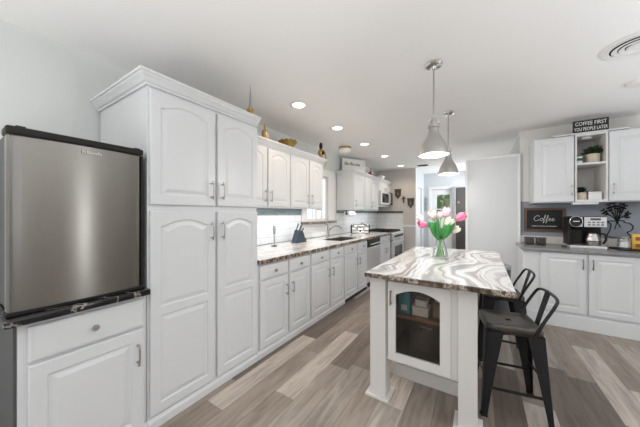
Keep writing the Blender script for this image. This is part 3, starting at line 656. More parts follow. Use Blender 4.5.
obj('shelf_board', bx(SHX0+.016, SHX1-.016, YU+.004, CY-.02, 1.915, 1.938), M['cab'], t)
tag(obj('top_plank', bx(0.76, 1.40, YU-0.012, YU+0.12, 2.286, 2.301, bev=0.002), M['cab']), 'thin white plank lying on top of the coffee corner cabinets', 'plank')
tag(obj('under_cabinet_light', bx(0.945, 1.165, YU+0.01, YU+0.09, 1.438, 1.4655, bev=0.006), M['vent']), 'slim white light bar under the open shelf niche', 'lamp')

# white tall partition cabinet
t = thing('tall_cabinet', 'tall plain white cabinet side standing between the hall and the coffee corner', 'cabinet', (0.13, 4.95, 0))
obj('carcass', bx(-0.19, 0.475, 4.585, 5.20, 0, 2.19, bev=0.002), M['cab'], t)
b = BM(); box(b, -0.206, -0.172, 4.566, 4.5848, 0, 2.16, bev=0.004); box(b, 0.446, 0.475, 4.570, 4.5848, 0, 2.191, bev=0.003); obj('edge_strip', b, M['trim'], t)
b = BM(); box(b, -0.188, 0.444, 4.572, 4.5848, 2.155, 2.19, bev=0.003); obj('top_strip', b, M['trim'], t)
obj('latch', bx(-0.216, -0.1905, 4.70, 4.74, 1.36, 1.41, bev=0.003), M['black'], t)

# ------------------------------------------------------------------ island
IX0, IX1, IY0, IY1 = -0.70, 0.158, 1.68, 3.36
t = thing('kitchen_island', 'cream white kitchen island with corner posts and a glass-door cabinet at its end', 'island', (-0.33, 2.5, 0))
def post(x0, x1, y0, y1):
    p = obj('leg', bx(x0, x1, y0, y1, 0.018, 0.879, bev=0.003), M['island'], t)
    b = BM(); e = 0.028
    box(b, x0-e, x1+e, y0-e, y1+e, 0, 0.018, bev=0.003); obj('foot_plate', b, M['island'], p)
post(-0.690, -0.574, 1.765, 1.88); post(-0.120, -0.018, 1.765, 1.88); post(-0.690, -0.574, 3.16, 3.275); post(-0.120, -0.018, 3.16, 3.275)
b = BM(); bxl, bxr, byf, byb = -0.600, -0.095, 1.80, 3.24
th = 0.018
box(b, bxl, bxl+th, byf, byb, 0.283, 0.879); box(b, bxr-th, bxr, byf, byb, 0.283, 0.879); box(b, bxl+th, bxr-th, byf, byb, 0.283, 0.30)
box(b, bxl+th, bxr-th, byf, byf+0.02, 0.858, 0.879); box(b, bxl+th, bxr-th, 2.26, 2.28, 0.30, 0.879)
box(b, -0.574, bxl+th+0.012, byf-0.012, byf, 0.283, 0.879); box(b, bxr-th-0.05, -0.12, byf-0.012, byf, 0.283, 0.879)
obj('carcass', b, M['island'], t)
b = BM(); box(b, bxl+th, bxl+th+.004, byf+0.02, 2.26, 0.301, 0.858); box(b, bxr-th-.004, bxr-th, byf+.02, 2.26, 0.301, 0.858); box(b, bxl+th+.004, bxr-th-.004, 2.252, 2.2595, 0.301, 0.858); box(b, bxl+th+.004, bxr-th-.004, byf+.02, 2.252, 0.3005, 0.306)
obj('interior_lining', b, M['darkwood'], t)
obj('inner_shelf', bx(bxl+th+.005, bxr-th-.005, 1.83, 2.25, 0.585, 0.603), M['shelfwood'], t)
b = BM(); box(b, -0.60, -0.10, 2.09, 2.11, 0, 0.282); box(b, -0.612, -0.10, 2.078, 2.0895, 0, 0.10, bev=0.003); box(b, -0.60, -0.58, 2.11, 3.2, 0, 0.282); box(b, -0.12, -0.10, 2.11, 3.2, 0, 0.282); obj('plinth', b, M['island'], t)
# door with an arched glass light
fn = FY(1.772); da0, da1, dz0, dz1 = -0.560, -0.160, 0.295, 0.850; ga0, ga1, gz0, gz1 = -0.505, -0.222, 0.352, 0.805
b = BM(); NT = 16
def arcl(d): 
    pts = [(ga0, gz0), (ga1, gz0)]+[(ga1+(ga0-ga1)*k/NT, gz1-0.045*(2*k/NT-1)**2) for k in range(NT+1)]
    return [b.verts.new(fn(x, z, d)) for x, z in pts]
def outl(d):
    pts = [(da0, dz0), (da1, dz0)]+[(da1+(da0-da1)*k/NT, dz1) for k in range(NT+1)]
    return [b.verts.new(fn(x, z, d)) for x, z in pts]
R = [outl(-0.02), outl(0), arcl(0), arcl(-0.02)]
for A, D in zip(R, R[1:]+R[:1]):
    for i in range(len(A)): b.faces.new((A[i], A[(i+1) % len(A)], D[(i+1) % len(D)], D[i]))
dd = obj('door', b, M['island'], t)
b = BM(); prism(b, [(ga0-.004, gz0-.004), (ga1+.004, gz0-.004)]+[(ga1+.004+(ga0-ga1-.008)*k/NT, gz1+.004-0.045*(2*k/NT-1)**2) for k in range(NT+1)], fn, -0.013, -0.010); obj('door_glass', b, M['smoke'], dd)
b = BM(); tube(b, [fn(-0.534, 0.69, 0.024), fn(-0.534, 0.79, 0.024)], 0.006, 8)
for z in (0.70, 0.78): tube(b, [fn(-0.534, z, 0), fn(-0.534, z, 0.024)], 0.005, 8)
obj('pull_handle', b, M['darknickel'], dd, 50)
b = BM()
pts = [(IX0, IY0), (IX1, IY0), (IX1, IY1), (IX0, IY1)]
box(b, IX0, IX1, IY0, IY1, 0.88, 0.912)
for fc in b.faces: fc.material_index = 0 if abs(fc.normal.z) > 0.5 else 1
bmesh.ops.bevel(b, geom=[e for e in b.edges], offset=0.004, segments=2, affect='EDGES')
for fc in b.faces: fc.material_index = 0 if abs(fc.normal.z) > 0.7 else 1
tag(obj('countertop', b, [M['granite'], M['edge']]), 'grey and white veined granite slab with brown edge on the island', 'countertop')
# things on the shelf inside the island
zs = 0.6032
t = thing('carton', 'teal cardboard box on the shelf behind the island glass door', 'box', (-0.475, 1.93, zs))
obj('box', bx(-0.515, -0.435, 1.885, 1.965, zs, zs+0.155, bev=0.002), M['blue'], t); obj('label', bx(-0.495, -0.455, 1.8835, 1.8849, zs+0.02, zs+0.06), M['cream'], t)
t = thing('food_container', 'white lidded container under another one on the island shelf', 'container', (-0.36, 1.93, zs))
obj('tub', bx(-0.415, -0.305, 1.87, 1.98, zs, zs+0.055, bev=0.008), M['white'], t); obj('lid', bx(-0.418, -0.302, 1.867, 1.983, zs+0.0555, zs+0.065, bev=0.003), M['trim'], t)
t = thing('food_container', 'smaller white lidded container stacked on top on the island shelf', 'container', (-0.355, 1.93, zs+.0655))
obj('tub', bx(-0.398, -0.318, 1.89, 1.97, zs+.0655, zs+0.10, bev=0.006), M['white'], t); obj('lid', bx(-0.401, -0.315, 1.887, 1.973, zs+0.1005, zs+0.11, bev=0.003), M['trim'], t)
t = thing('wicker_basket', 'beige wicker basket of packets on the right of the island shelf', 'basket', (-0.235, 1.98, zs))
b = BM(); box(b, -0.285, -0.17, 1.90, 2.05, zs, zs+0.10, bev=0.01); obj('basket', b, M['tan'], t)
b = BM(); box(b, -0.275, -0.18, 1.915, 2.035, zs+0.1005, zs+0.145, bev=0.02, seg=3); obj('packets', b, M['potgold'], t)
t = thing('storage_box', 'dark storage box with a metal handle at the bottom of the island cabinet', 'box', (-0.35, 2.05, 0.3065))
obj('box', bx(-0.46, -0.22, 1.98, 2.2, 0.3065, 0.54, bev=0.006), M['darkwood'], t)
obj('handle', tube(BM(), [(-0.38, 1.975, 0.45), (-0.38, 1.965, 0.495), (-0.30, 1.965, 0.495)], 0.005, 8), M['nickel'], t, 50)

t = thing('waste_bin', 'dark grey round bin peeking out behind the far right corner of the island', 'bin', (0.16, 3.54, 0))
obj('body', lathe(BM(), [(0, 0), (.105, 0), (.11, .01), (.125, .70), (.12, .705), (0, .70)], (0.16, 3.54, 0), 28), M['darkgrey'], t, 40)
obj('lid', lathe(BM(), [(0, .7055), (.128, .7055), (.13, .72), (.118, .745), (.07, .765), (0, .77)], (0.16, 3.54, 0), 28), M['greyrubber'], t, 50)
# ------------------------------------------------------------------ bar stools (built about the origin, front towards -X)
def make_stool(label):
    t = thing('bar_stool', label, 'stool', (0, 0, 0), 'black metal stools at the island')
    SH = 0.595; hs = 0.152; fs = 0.186
    # seat: rounded square pan with a slot
    b = BM()
    def rr(h, r, z, n=5):
        out = []
        for cx, cy, a0 in ((h-r, h-r, 0), (-h+r, h-r, 90), (-h+r, -h+r, 180), (h-r, -h+r, 270)):
            for k in range(n+1): a = math.radians(a0+90*k/n); out.append(b.verts.new((cx+r*math.cos(a), cy+r*math.sin(a), z)))
        return out
    Rg = [rr(hs+.004, .04, SH-.05), rr(hs+.004, .04, SH-.012), rr(hs-.004, .038, SH), rr(hs-.025, .03, SH-.002), rr(hs-.04, .025, SH-.007)]
    for A, D in zip(Rg, Rg[1:]):
        for i in range(len(A)): b.faces.new((A[i], A[(i+1) % len(A)], D[(i+1) % len(D)], D[i]))
    # inner plate with slot hole: ring between last loop and slot loop
    inner = Rg[-1]; n = len(inner); slot = []
    for v in inner:
        a = math.atan2(v.co.y, v.co.x); sx, sy = 0.016, 0.040; k = max(abs(math.cos(a))/sx, abs(math.sin(a))/sy)
        slot.append(b.verts.new((math.cos(a)/k, math.sin(a)/k, SH-.007)))
    low = [b.verts.new((v.co.x, v.co.y, SH-.018)) for v in slot]
    for A, D in ((inner, slot), (slot, low)):
        for i in range(n): b.faces.new((A[i], A[(i+1) % n], D[(i+1) % n], D[i]))
    b2 = obj('seat', b, M['stoolseat'], t, 50)
    md = b2.modifiers.new('s', 'SOLIDIFY'); md.thickness = 0.002; md.offset = -1
    # legs: folded sheet, wide at the top, tapering to the foot
    for sx, sy in ((-1, -1), (-1, 1), (1, -1), (1, 1)):
        b = BM(); rows = []
        for k in range(9):
            u = k/8; z = (SH-.045)*(1-u)+0.012*u; w = 0.062*(1-u)**1.2+0.033
            c = hs+.006+(fs-hs)*u; q = 0.018
            P = [(c-w, c), (c-q, c), (c-q*.3, c-q*.3), (c, c-q), (c, c-w)]
            P2 = [(c-.004, c-w), (c-.004, c-q-.004), (c-q*.3-.004, c-q*.3-.004), (c-q-.002, c-.004), (c-w, c-.004)]
            rows.append([b.verts.new((sx*x, sy*y, z)) for x, y in P+P2])
        for A, D in zip(rows, rows[1:]):
            for i in range(len(A)): b.faces.new((A[i], A[(i+1) % len(A)], D[(i+1) % len(D)], D[i]))
        b.faces.new(rows[0]); b.faces.new(rows[-1][::-1])
        lg = obj('leg', b, M['stool'], t, 40)
        b = BM(); c = fs-.008; box(b, sx*c-.02, sx*c+.02, sy*c-.02, sy*c+.02, 0, 0.0118, bev=0.003); obj('rubber_foot', b, M['black'], lg)
    # apron with arched lower edge on the four sides
    b = BM()
    for ax in range(4):
        pts = [(-hs+.0, SH-.04), (hs, SH-.04)]+[(hs-2*hs*k/10, SH-.105+.055*(1-(2*k/10-1)**2)) for k in range(11)]
        ca, sa = math.cos(ax*math.pi/2), math.sin(ax*math.pi/2)
        prism(b, pts, lambda a, z, dd: (ca*a-sa*dd, sa*a+ca*dd, z), hs-.003, hs)
    obj('apron', b, M['stool'], t)
    zb = 0.185; c = hs+.006+(fs-hs)*(1-zb/SH)-.012
    for s in (-1, 1):
        obj('stretcher', bx(-c, c, s*c-.003, s*c+.003, zb-.009, zb+.009, bev=.001), M['stool'], t)
        obj('stretcher', bx(s*c-.003, s*c+.003, -c, c, zb+.05, zb+.068, bev=.001), M['stool'], t)
    # low back hoop leaning out, with a flat central strap
    k0 = hs-.01
    pts = [(k0-.035, -hs-.006, SH-.03), (k0+.0, -hs-.008, SH+.055), (k0+.058, -hs-.004, SH+.165), (k0+.078, -hs+.03, SH+.200), (k0+.082, 0, SH+.210), (k0+.078, hs-.03, SH+.200), (k0+.058, hs+.004, SH+.165), (k0+.0, hs+.008, SH+.055), (k0-.035, hs+.006, SH-.03)]
    obj('back_hoop', tube(BM(), smoothpts(pts, 5), 0.0095, 8), M['stool'], t, 60)
    b = BM(); prism(b, [(0.028, 0.0), (-0.028, 0.0), (-0.036, 1.0), (0.036, 1.0)], lambda a, u, dd: (k0+.012+(.064)*u+dd, a, SH-.03+.235*u), -.002, .002); obj('back_strap', b, M['stool'], t)
    return t
st = make_stool('black metal bar stool nearest the camera at the right side of the island'); st.location = (0.160, 2.195, 0); st.rotation_euler = (0, 0, math.radians(10))
dup(st, (0.160, 2.96, 0), math.radians(6), 'black metal bar stool farther along the island, half hidden behind the nearest stool')

# ------------------------------------------------------------------ vase and tulips
VX, VY, VZ = -0.318, 2.56, 0.9125
b = BM()
prof = [(0.0, 0.0), (0.060, 0.0), (0.068, 0.006), (0.069, 0.02), (0.062, 0.07), (0.048, 0.125), (0.034, 0.165), (0.035, 0.182), (0.043, 0.196), (0.0405, 0.196), (0.0325, 0.182), (0.0315, 0.165), (0.0455, 0.125), (0.0595, 0.07), (0.066, 0.022), (0.062, 0.012), (0.0, 0.011)]
lathe_open(b, prof, (VX, VY, VZ), 28); bmesh.ops.remove_doubles(b, verts=b.verts, dist=1e-4)
tag(obj('glass_vase', b, M['glass'], None, 60), 'clear bell-shaped glass vase of tulips on the island', 'vase')
def tulip(label, dr_, du, dd_, m1, tilt, s=1.0, leaves=1, ls=1.0):
    """dr_ to the right, du up, dd_ away from the vase axis in metres; r/d are room directions"""
    rr_, dd2 = Vector((0.843, 0.538, 0)), Vector((-0.538, 0.843, 0))
    base = Vector((VX, VY, VZ+0.016)); h = base+rr_*dr_+dd2*dd_+Vector((0, 0, du))
    ft = base+rr_*(-dr_*0.25)+dd2*(-dd_*0.25)
    dirv = (rr_*dr_+dd2*dd_); dl_ = dirv.normalized() if dirv.length > 1e-3 else Vector((0, 0, 0))
    neck = base+dl_*0.017+Vector((0, 0, 0.178))
    t = thing('tulip', label, 'flower', (ft.x, ft.y, ft.z), 'tulips in the glass vase')
    ax = (dl_*math.sin(tilt)+Vector((0, 0, math.cos(tilt)))).normalized()
    hb = h-ax*0.035*s
    obj('stem', tube(BM(), smoothpts([ft, neck, neck+(hb-neck)*0.55+Vector((0, 0, 0.015)), hb], 6), 0.0042, 7), M['stem'], t, 60)
    q = Vector((0, 0, 1)).rotation_difference(ax).to_matrix()
    b = BM()
    for k in range(6):
        a = k*math.pi/3+(0.2 if k % 2 else 0); ro = 0.9 if k % 2 else 1.05
        rows = []
        for i in range(8):
            u = i/7; r = 0.034*s*ro*math.sin(math.pi*(0.12+0.62*u)); z = 0.088*s*u-0.004; w = 0.030*s*math.sin(math.pi*(0.06+0.9*u))**0.7
            row = []
            for j in range(5):
                v = j/4*2-1; aa = a+v*w/max(r, .012)*0.95; row.append(b.verts.new(hb+q @ Vector((r*math.cos(aa), r*math.sin(aa), z+.004*(1-v*v)))))
            rows.append(row)
        for A, D in zip(rows, rows[1:]):
            for j in range(4): b.faces.new((A[j], A[j+1], D[j+1], D[j]))
    pm = obj('petals', b, m1, t, 80); md = pm.modifiers.new('s', 'SOLIDIFY'); md.thickness = 0.0015
    for lf in range(leaves*2 if abs(dr_) > .05 else leaves):
        b = BM(); rows = []; ld = dl_ if lf == 0 else (dl_*.55+Vector((0.3, -0.48, 0.35))).normalized(); pe = Vector((0, 0, 1)).cross(ld) if abs(dd_) > abs(dr_) else (Vector((0, 0, 1))*0.75+Vector((0.538, -0.843, 0))*0.2-ld*0.72).normalized()
        for i in range(12):
            u = i/11; p = neck+ld*(0.100*ls*u**0.95-.004)+Vector((0, 0, -0.012+0.19*ls*u-0.06*ls*u*u))+Vector((0.538, -0.843, 0))*(.05*u*(1-u)+.012); w = 0.034*ls*math.sin(math.pi*(0.14+0.86*u))**1.1+.0006
            rows.append([b.verts.new(p+pe*w*v-Vector((0.538, -0.843, 0))*(.014*v*v)) for v in (-1, -.5, 0, .5, 1)])
        for A, D in zip(rows, rows[1:]):
            for j in range(4): b.faces.new((A[j], A[j+1], D[j+1], D[j]))
        lo = obj('leaf', b, M['leaf'], t, 80); md = lo.modifiers.new('s', 'SOLIDIFY'); md.thickness = 0.0015
    return t
tulip('hot pink tulip at the far left of the bouquet', -0.165, 0.300, -0.02, M['pink'], 1.3, 0.95, 1, 0.95)
tulip('cream tulip just above the leftmost pink one', -0.155, 0.350, 0.05, M['cream'], 0.8, 0.8, 0)
tulip('blush and cream tulip standing upper left in the bouquet', -0.083, 0.378, -0.03, M['blush'], 0.5, 1.05, 1, 1.25)
tulip('pale pink tulip standing highest in the middle of the bouquet', 0.074, 0.405, 0.04, M['lightpink'], 0.25, 1.05, 1, 1.0)
tulip('pale pink tulip in the bouquet, just left of the highest bloom', 0.030, 0.380, 0.06, M['lightpink'], 0.2, 0.8, 1, 0.8)
tulip('cream tulip at the front middle of the bouquet', 0.055, 0.315, -0.05, M['cream'], 0.5, 1.05, 1, 0.9)
tulip('hot pink tulip at the far right of the bouquet', 0.168, 0.363, -0.02, M['pink'], 1.05, 1.1, 1, 1.2)
tulip('cream tulip lowest on the right of the bouquet', 0.125, 0.248, -0.02, M['cream'], 1.0, 0.9, 1, 0.9)

# ------------------------------------------------------------------ pendants, recessed lights, ceiling pieces
def pendant(label, x, y):
    t = thing('pendant_lamp', label, 'lamp', (x, y, 1.80), 'pendant lamps over the island')
    obj('canopy', lathe(BM(), [(0.0, 0), (0.066, 0), (0.068, -0.012), (0.058, -0.024), (0.02, -0.03), (0.012, -0.045), (0, -0.046)], (x, y, CZ-.0005), 28), M['chrome'], t, 40)
    obj('rod', tube(BM(), [(x, y, CZ-.045), (x, y, 2.105)], 0.006, 10), M['nickel'], t, 60)
    b = BM(); tube(b, smoothpts([(x-.03, y, 2.045), (x-.03, y, 2.085), (x, y, 2.108), (x+.03, y, 2.085), (x+.03, y, 2.045)], 5), 0.005, 8); tube(b, [(x-.042, y, 2.042), (x+.042, y, 2.042)], 0.006, 8); obj('yoke', b, M['chrome'], t, 60)
    b = BM(); lathe_open(b, [(0.0, 2.072), (0.024, 2.07), (0.029, 2.045), (0.029, 2.030), (0.042, 2.026), (0.043, 2.012), (0.034, 2.008), (0.036, 1.985), (0.042, 1.962), (0.053, 1.942), (0.068, 1.915), (0.086, 1.880), (0.100, 1.842), (0.108, 1.808), (0.110, 1.793), (0.1085, 1.793), (0.105, 1.808), (0.097, 1.842), (0.083, 1.878), (0.065, 1.912), (0.040, 1.955), (0.0, 1.962)], (x, y, 0), 36)
    bmesh.ops.remove_doubles(b, verts=b.verts, dist=1e-4); obj('lamp_shade', b, M['shadegrey'], t, 45)
    obj('bulb', lathe(BM(), [(0.0, 1.955), (0.018, 1.95), (0.024, 1.91), (0.046, 1.86), (0.056, 1.825), (0.046, 1.796), (0.025, 1.782), (0.0, 1.778)], (x, y, 0), 24), M['bulb'], t, 60)
    return t
pendant('satin metal pendant lamp hanging nearer, over the front of the island', -0.317, 2.172)
pendant('satin metal pendant lamp hanging farther back, beyond the vase', -0.325, 3.31)
for l_, y_ in (('pend', 2.165), ('pend', 3.30)):
    pl = bpy.data.lights.new('pendant_light', 'POINT'); pl.energy = 13; pl.color = (1, 0.97, 0.93); pl.shadow_soft_size = 0.05
    o = bpy.data.objects.new('pendant_light', pl); COL.objects.link(o); o.location = (-0.33, y_, 1.74)
dsc = ['nearest the camera, just right of the tall pantry top', 'second from the camera in the row of five', 'third in the row of five, level with the dome light', 'fourth from the camera, second from the end wall', 'farthest from the camera, near the end wall']
for i, y in enumerate((2.20, 3.08, 4.04, 5.11, 6.35)):
    t = thing('recessed_light', 'round recessed ceiling downlight '+dsc[i], 'lamp', (-1.68, y, CZ), 'recessed downlights along the left side')
    obj('trim_ring', lathe_open(BM(), [(0.068, -0.0005), (0.098, -0.0005), (0.098, -0.006), (0.088, -0.010), (0.070, -0.008), (0.068, -0.0005)], (-1.68, y, CZ), 32), M['vent'], t, 40)
    obj('lens', lathe(BM(), [(0.0, -0.001), (0.0675, -0.001), (0.055, -0.012), (0.03, -0.018), (0, -0.019)], (-1.68, y, CZ), 28), M['lightshade'], t, 60)
    sl = bpy.data.lights.new('downlight', 'SPOT'); sl.energy = 14; sl.spot_size = math.radians(150); sl.spot_blend = 0.8; sl.color = (1, 0.83, 0.64); sl.shadow_soft_size = 0.06
    o = bpy.data.objects.new('downlight', sl); COL.objects.link(o); o.location = (-1.68, y, CZ-0.03)
t = thing('dome_light', 'small brass and frosted glass dome ceiling light above the sink', 'lamp', (-2.06, 4.06, CZ))
obj('brass_base', lathe(BM(), [(0, -.0005), (0.11, -.0005), (0.112, -0.02), (0.106, -0.035), (0, -0.036)], (-2.06, 4.06, CZ), 28), M['brass'], t, 40)
obj('glass_dome', lathe(BM(), [(0, -.0365), (0.108, -.0365), (0.11, -0.055), (0.095, -0.08), (0.06, -0.098), (0, -0.105)], (-2.06, 4.06, CZ), 28), M['frosted'], t, 60)
t = thing('ceiling_vent', 'round white slotted air vent in the ceiling at the upper right', 'vent', (0.90, 2.66, CZ))
vx, vy = 0.93, 2.69
obj('backing', lathe(BM(), [(0, -.0005), (0.145, -.0005), (0.145, -.0015), (0, -.0015)], (vx, vy, CZ), 32), M['dark'], t)
for k, r in enumerate((0.045, 0.08, 0.115, 0.155)):
    obj('louver_ring', lathe_open(BM(), [(r-.018, -.010), (r, -.026+.004*k), (r+.012, -.016), (r+.006, -.012), (r-.004, -.016), (r-.018, -.010)], (vx, vy, CZ), 36), M['vent'], t, 40)
obj('outer_flange', lathe_open(BM(), [(0.162, -.0005), (0.192, -.0005), (0.19, -.006), (0.17, -.014), (0.162, -.012), (0.162, -.0005)], (vx, vy, CZ), 40), M['vent'], t, 40)
b = BM(); box(b, vx-.012, vx+.012, vy-.16, vy+.16, CZ-.012, CZ-.004); box(b, vx-.04, vx+.04, vy-.04, vy+.04, CZ-.02, CZ-.006, bev=.004); obj('hub', b, M['vent'], t)
tag(obj('smoke_detector', lathe(BM(), [(0, -.0005), (0.075, -.0005), (0.075, -.012), (0.066, -.03), (0.04, -.036), (0, -.036)], (1.19, 3.46, CZ), 32), M['vent'], None, 40), 'white round smoke detector on the ceiling at the right edge', 'detector')
t = thing('ceiling_register', 'small brown vent register in the ceiling near the hall', 'vent', (-1.2, 6.6, CZ))
obj('frame', bx(-1.33, -1.09, 6.52, 6.66, CZ-.012, CZ-.0005, bev=.003), M['brownvent'], t)
b = BM()
for k in range(5): box(b, -1.31, -1.11, 6.54+k*.022, 6.548+k*.022, CZ-.018, CZ-.0125)
obj('louver', b, M['dark'], t)

# ------------------------------------------------------------------ things on the left counter
CT = 0.9075
t = thing('milk_frother', 'grey handheld frother standing upright on a round base by the tiled wall', 'frother', (-2.25, 2.425, CT))
obj('base', lathe(BM(), [(0, 0), (0.040, 0), (0.038, 0.01), (0.014, 0.018), (0, 0.02)], (-2.25, 2.425, CT), 20), M['darkgrey'], t, 50)
obj('stem', tube(BM(), [(-2.25, 2.425, CT+.018), (-2.25, 2.425, CT+.15)], 0.008, 10), M['nickel'], t, 60)
obj('grip', lathe(BM(), [(0.0, .1505), (0.013, .152), (0.016, .17), (0.02, .22), (0.017, .255), (0.008, .268), (0, .27)], (-2.25, 2.425, CT), 16), M['greyrubber'], t, 60)
t = thing('knife_block', 'slanted slate blue knife block holding steel knives on the left counter', 'knife block', (-2.25, 2.96, CT))
def fk(a, z, dd): return (-2.25+dd, 2.93+a, CT+z)
b = prism(BM(), [(-0.10, 0), (0.075, 0), (0.105, 0.06), (0.06, 0.155), (-0.015, 0.185)], fk, -0.055, 0.055); bmesh.ops.bevel(b, geom=b.edges[:], offset=.006, segments=2, affect='EDGES'); obj('block', b, M['knifeblock'], t)
b = prism(BM(), [(0.076, 0), (0.135, 0), (0.135, 0.055), (0.108, 0.062)], fk, -0.05, 0.05); obj('front_slot', b, M['darkgrey'], t)
n = Vector((0, 0.37, 0.93)).normalized()
for r, (u, l) in enumerate(((0.15, 0.11), (0.5, 0.105), (0.85, 0.085))):
    for c in range(3):
        p = Vector(fk(-0.015+0.075*u, 0.185-0.03*u-.002, -0.035+0.035*c)); e = p+Vector((0, 0.5, 0.86))*(l-.012*c)
        kn = obj('knife_handle', tube(BM(), smoothpts([p, p+(e-p)*.5+Vector((0, 0.004, 0)), e], 4), [.008]*4+[.0095]*5, 8), M['steel' if (r+c) % 2 else 'darkgrey'], t, 60)
t = thing('toaster', 'wide four-slot chrome toaster with black ends on the left counter', 'toaster', (0, 0, 0))
def ft_(a, z, dd): return (a, dd, z)
outl_ = [(-0.085, .012), (0.085, .012), (0.092, 0.05), (0.088, 0.14), (0.07, 0.172), (0.04, 0.185), (-0.04, 0.185), (-0.07, 0.172), (-0.088, 0.14), (-0.092, 0.05)]
obj('shell', prism(BM(), outl_, ft_, -0.17, 0.17), M['chrome'], t, 35)
for s in (-1, 1):
    b = prism(BM(), [(x*1.03, z*1.02-.002) for x, z in outl_], ft_, s*.1705, s*.195); bmesh.ops.bevel(b, geom=b.edges[:], offset=.004, segments=2, affect='EDGES'); obj('end_cap', b, M['black'], t)
for x in (-.035, .035): obj('slot', bx(x-.013, x+.013, -.15, .15, .1852, .187), M['dark'], t)
for x in (-.07, .07):
    for y in (-.15, .15): obj('foot', bx(x-.012, x+.012, y-.012, y+.012, 0, .0118), M['black'], t)
for y in (-.07, .07): obj('lever', bx(.0905, .115, y-.02, y+.02, .10, .115, bev=.003), M['black'], t)
obj('trim_band', bx(.0885, .094, -.012, .012, .03, .14, bev=.002), M['black'], t)
t.location = (-2.15, 4.93, CT); t.rotation_euler = (0, 0, math.radians(-62))
t = thing('paper_towel_holder', 'white paper towel roll hanging under the upper cabinet right of the window', 'paper towel', (-2.2, 4.72, 1.33))
RX_, RZ_ = -2.30, 1.325
obj('roll', lathe(BM(), [(0.02, .0), (0.06, .0), (0.06, .30), (0.02, .30)], (RX_, 4.60, RZ_), 24, 'Y'), M['paper'], t, 40)
obj('core', lathe(BM(), [(0.0, -.004), (0.025, -.004), (0.025, -.0005), (0.019, .0), (0.019, .302), (0.0, .302)], (RX_, 4.60, RZ_), 16, 'Y'), M['dark'], t, 40)
for y0_, y1_ in ((4.583, 4.5945), (4.903, 4.912)): obj('bracket', bx(RX_-.012, RX_+.012, y0_, y1_, 1.31, 1.3995), M['darkgrey'], t)
# pot of succulents by the range, canisters
t = thing('potted_plant', 'small leafy plant in a white pot on the counter beside the range', 'plant', (-2.30, 5.42, CT))
obj('pot', lathe(BM(), [(0, 0), (0.05, 0), (0.065, .08), (0.06, .08), (0, .075)], (-2.30, 5.42, CT), 20), M['white'], t, 40)
def tuft(c, r, n, m, parent, up=0.4, leaf=0.035, name='foliage'):
    b = BM(); c = Vector(c)
    for k in range(n):
        a = random.uniform(0, 6.28); el = random.uniform(-.1, 1.4); dv = Vector((math.cos(a)*math.cos(el), math.sin(a)*math.cos(el), math.sin(el)+up*.3)).normalized()
        e = c+dv*r*random.uniform(.55, 1.0); pe = dv.cross(Vector((random.random(), random.random(), random.random()+.1))).normalized(); tip = e+dv*leaf
        m0 = e-dv*leaf*.7; up_ = dv.cross(pe)*leaf*.18
        A, B_, Cc, D = [b.verts.new(p) for p in (m0, e+pe*leaf*.45+up_, tip, e-pe*leaf*.45+up_)]; E_ = b.verts.new(e-up_*.6)
        b.faces.new((A, B_, E_)); b.faces.new((B_, Cc, E_)); b.faces.new((Cc, D, E_)); b.faces.new((D, A, E_))
        if k % 3 == 0: tube(b, [c, m0], .0018, 4)
    return obj(name, b, m, parent)
tuft((-2.30, 5.42, CT+.09), .11, 60, M['gold'], t, leaf=.03)

# ------------------------------------------------------------------ decor on the cabinets
T1 = 2.1875
t = thing('tower_figurine', 'thin gold tower figurine with pointed spire on top of the tall pantry', 'figurine', (-1.685, 1.515, T1))
x, y = -1.685, 1.515
obj('base', bx(x-.022, x+.022, y-.022, y+.022, T1, T1+.05, bev=.004), M['gold'], t)
obj('spire', lathe(BM(), [(0.0, .0505), (0.017, .0505), (0.011, .09), (0.007, .15), (0.003, .22), (0.0, .272)], (x, y, T1), 8), M['greyrubber'], t)
t = thing('glass_bottle', 'gold bottle with pink label on the upper cabinet beside the pantry', 'bottle', (-2.125, 2.13, T1))
x, y = -2.125, 2.13
obj('body', lathe(BM(), [(0, 0), (0.036, 0), (0.038, .01), (0.038, .085), (0.03, .105), (0.013, .122), (0.012, .155), (0, .156)], (x, y, T1), 20), M['goldglass'], t, 40)
obj('stopper', lathe(BM(), [(0, .1565), (0.015, .1565), (0.016, .17), (0.008, .185), (0, .187)], (x, y, T1), 14), M['gold'], t, 50)
obj('label', bx(x+.026, x+.0405, y-.012, y+.03, T1+.02, T1+.075, bev=.002), M['label'], t)
b = BM(); x, y = -2.22, 2.66
lathe_open(b, [(0.0, 0.0), (0.05, 0.0), (0.075, .05), (0.115, .11), (0.128, .125), (0.122, .125), (0.108, .11), (0.07, .055), (0.045, .01), (0, .008)], (x, y, T1), 32)
for v in b.verts:
    dv = Vector((v.co.x-x, v.co.y-y)); a = math.atan2(dv.y, dv.x)
    if v.co.z > T1+.08: v.co.z += .012*math.cos(12*a)
bmesh.ops.remove_doubles(b, verts=b.verts, dist=1e-4)
t = tag(obj('decorative_bowl', b, M['gold'], None, 60), 'scalloped gold bowl on the upper cabinets left of the window', 'bowl')
t = thing('bird_figurine', 'black and gold bird figurine with looping tail on the cabinet end by the window', 'figurine', (-2.115, 3.335, T1))
x, y = -2.115, 3.335
obj('body', lathe(BM(), [(0, 0), (0.05, 0), (0.045, .02), (0.02, .035), (0.03, .05), (0.05, .085), (0.045, .12), (0.025, .145), (0.02, .15)], (x, y, T1), 18), M['gold'], t, 50)
obj('neck', lathe(BM(), [(0.02, .1505), (0.024, .17), (0.027, .20), (0.022, .235), (0.012, .25), (0, .252)], (x, y, T1), 16), M['black'], t, 50)
obj('beak', lathe(BM(), [(0.01, 0), (0.006, .02), (0, .035)], (x+.02, y, T1+.225), 8, 'X'), M['gold'], t)
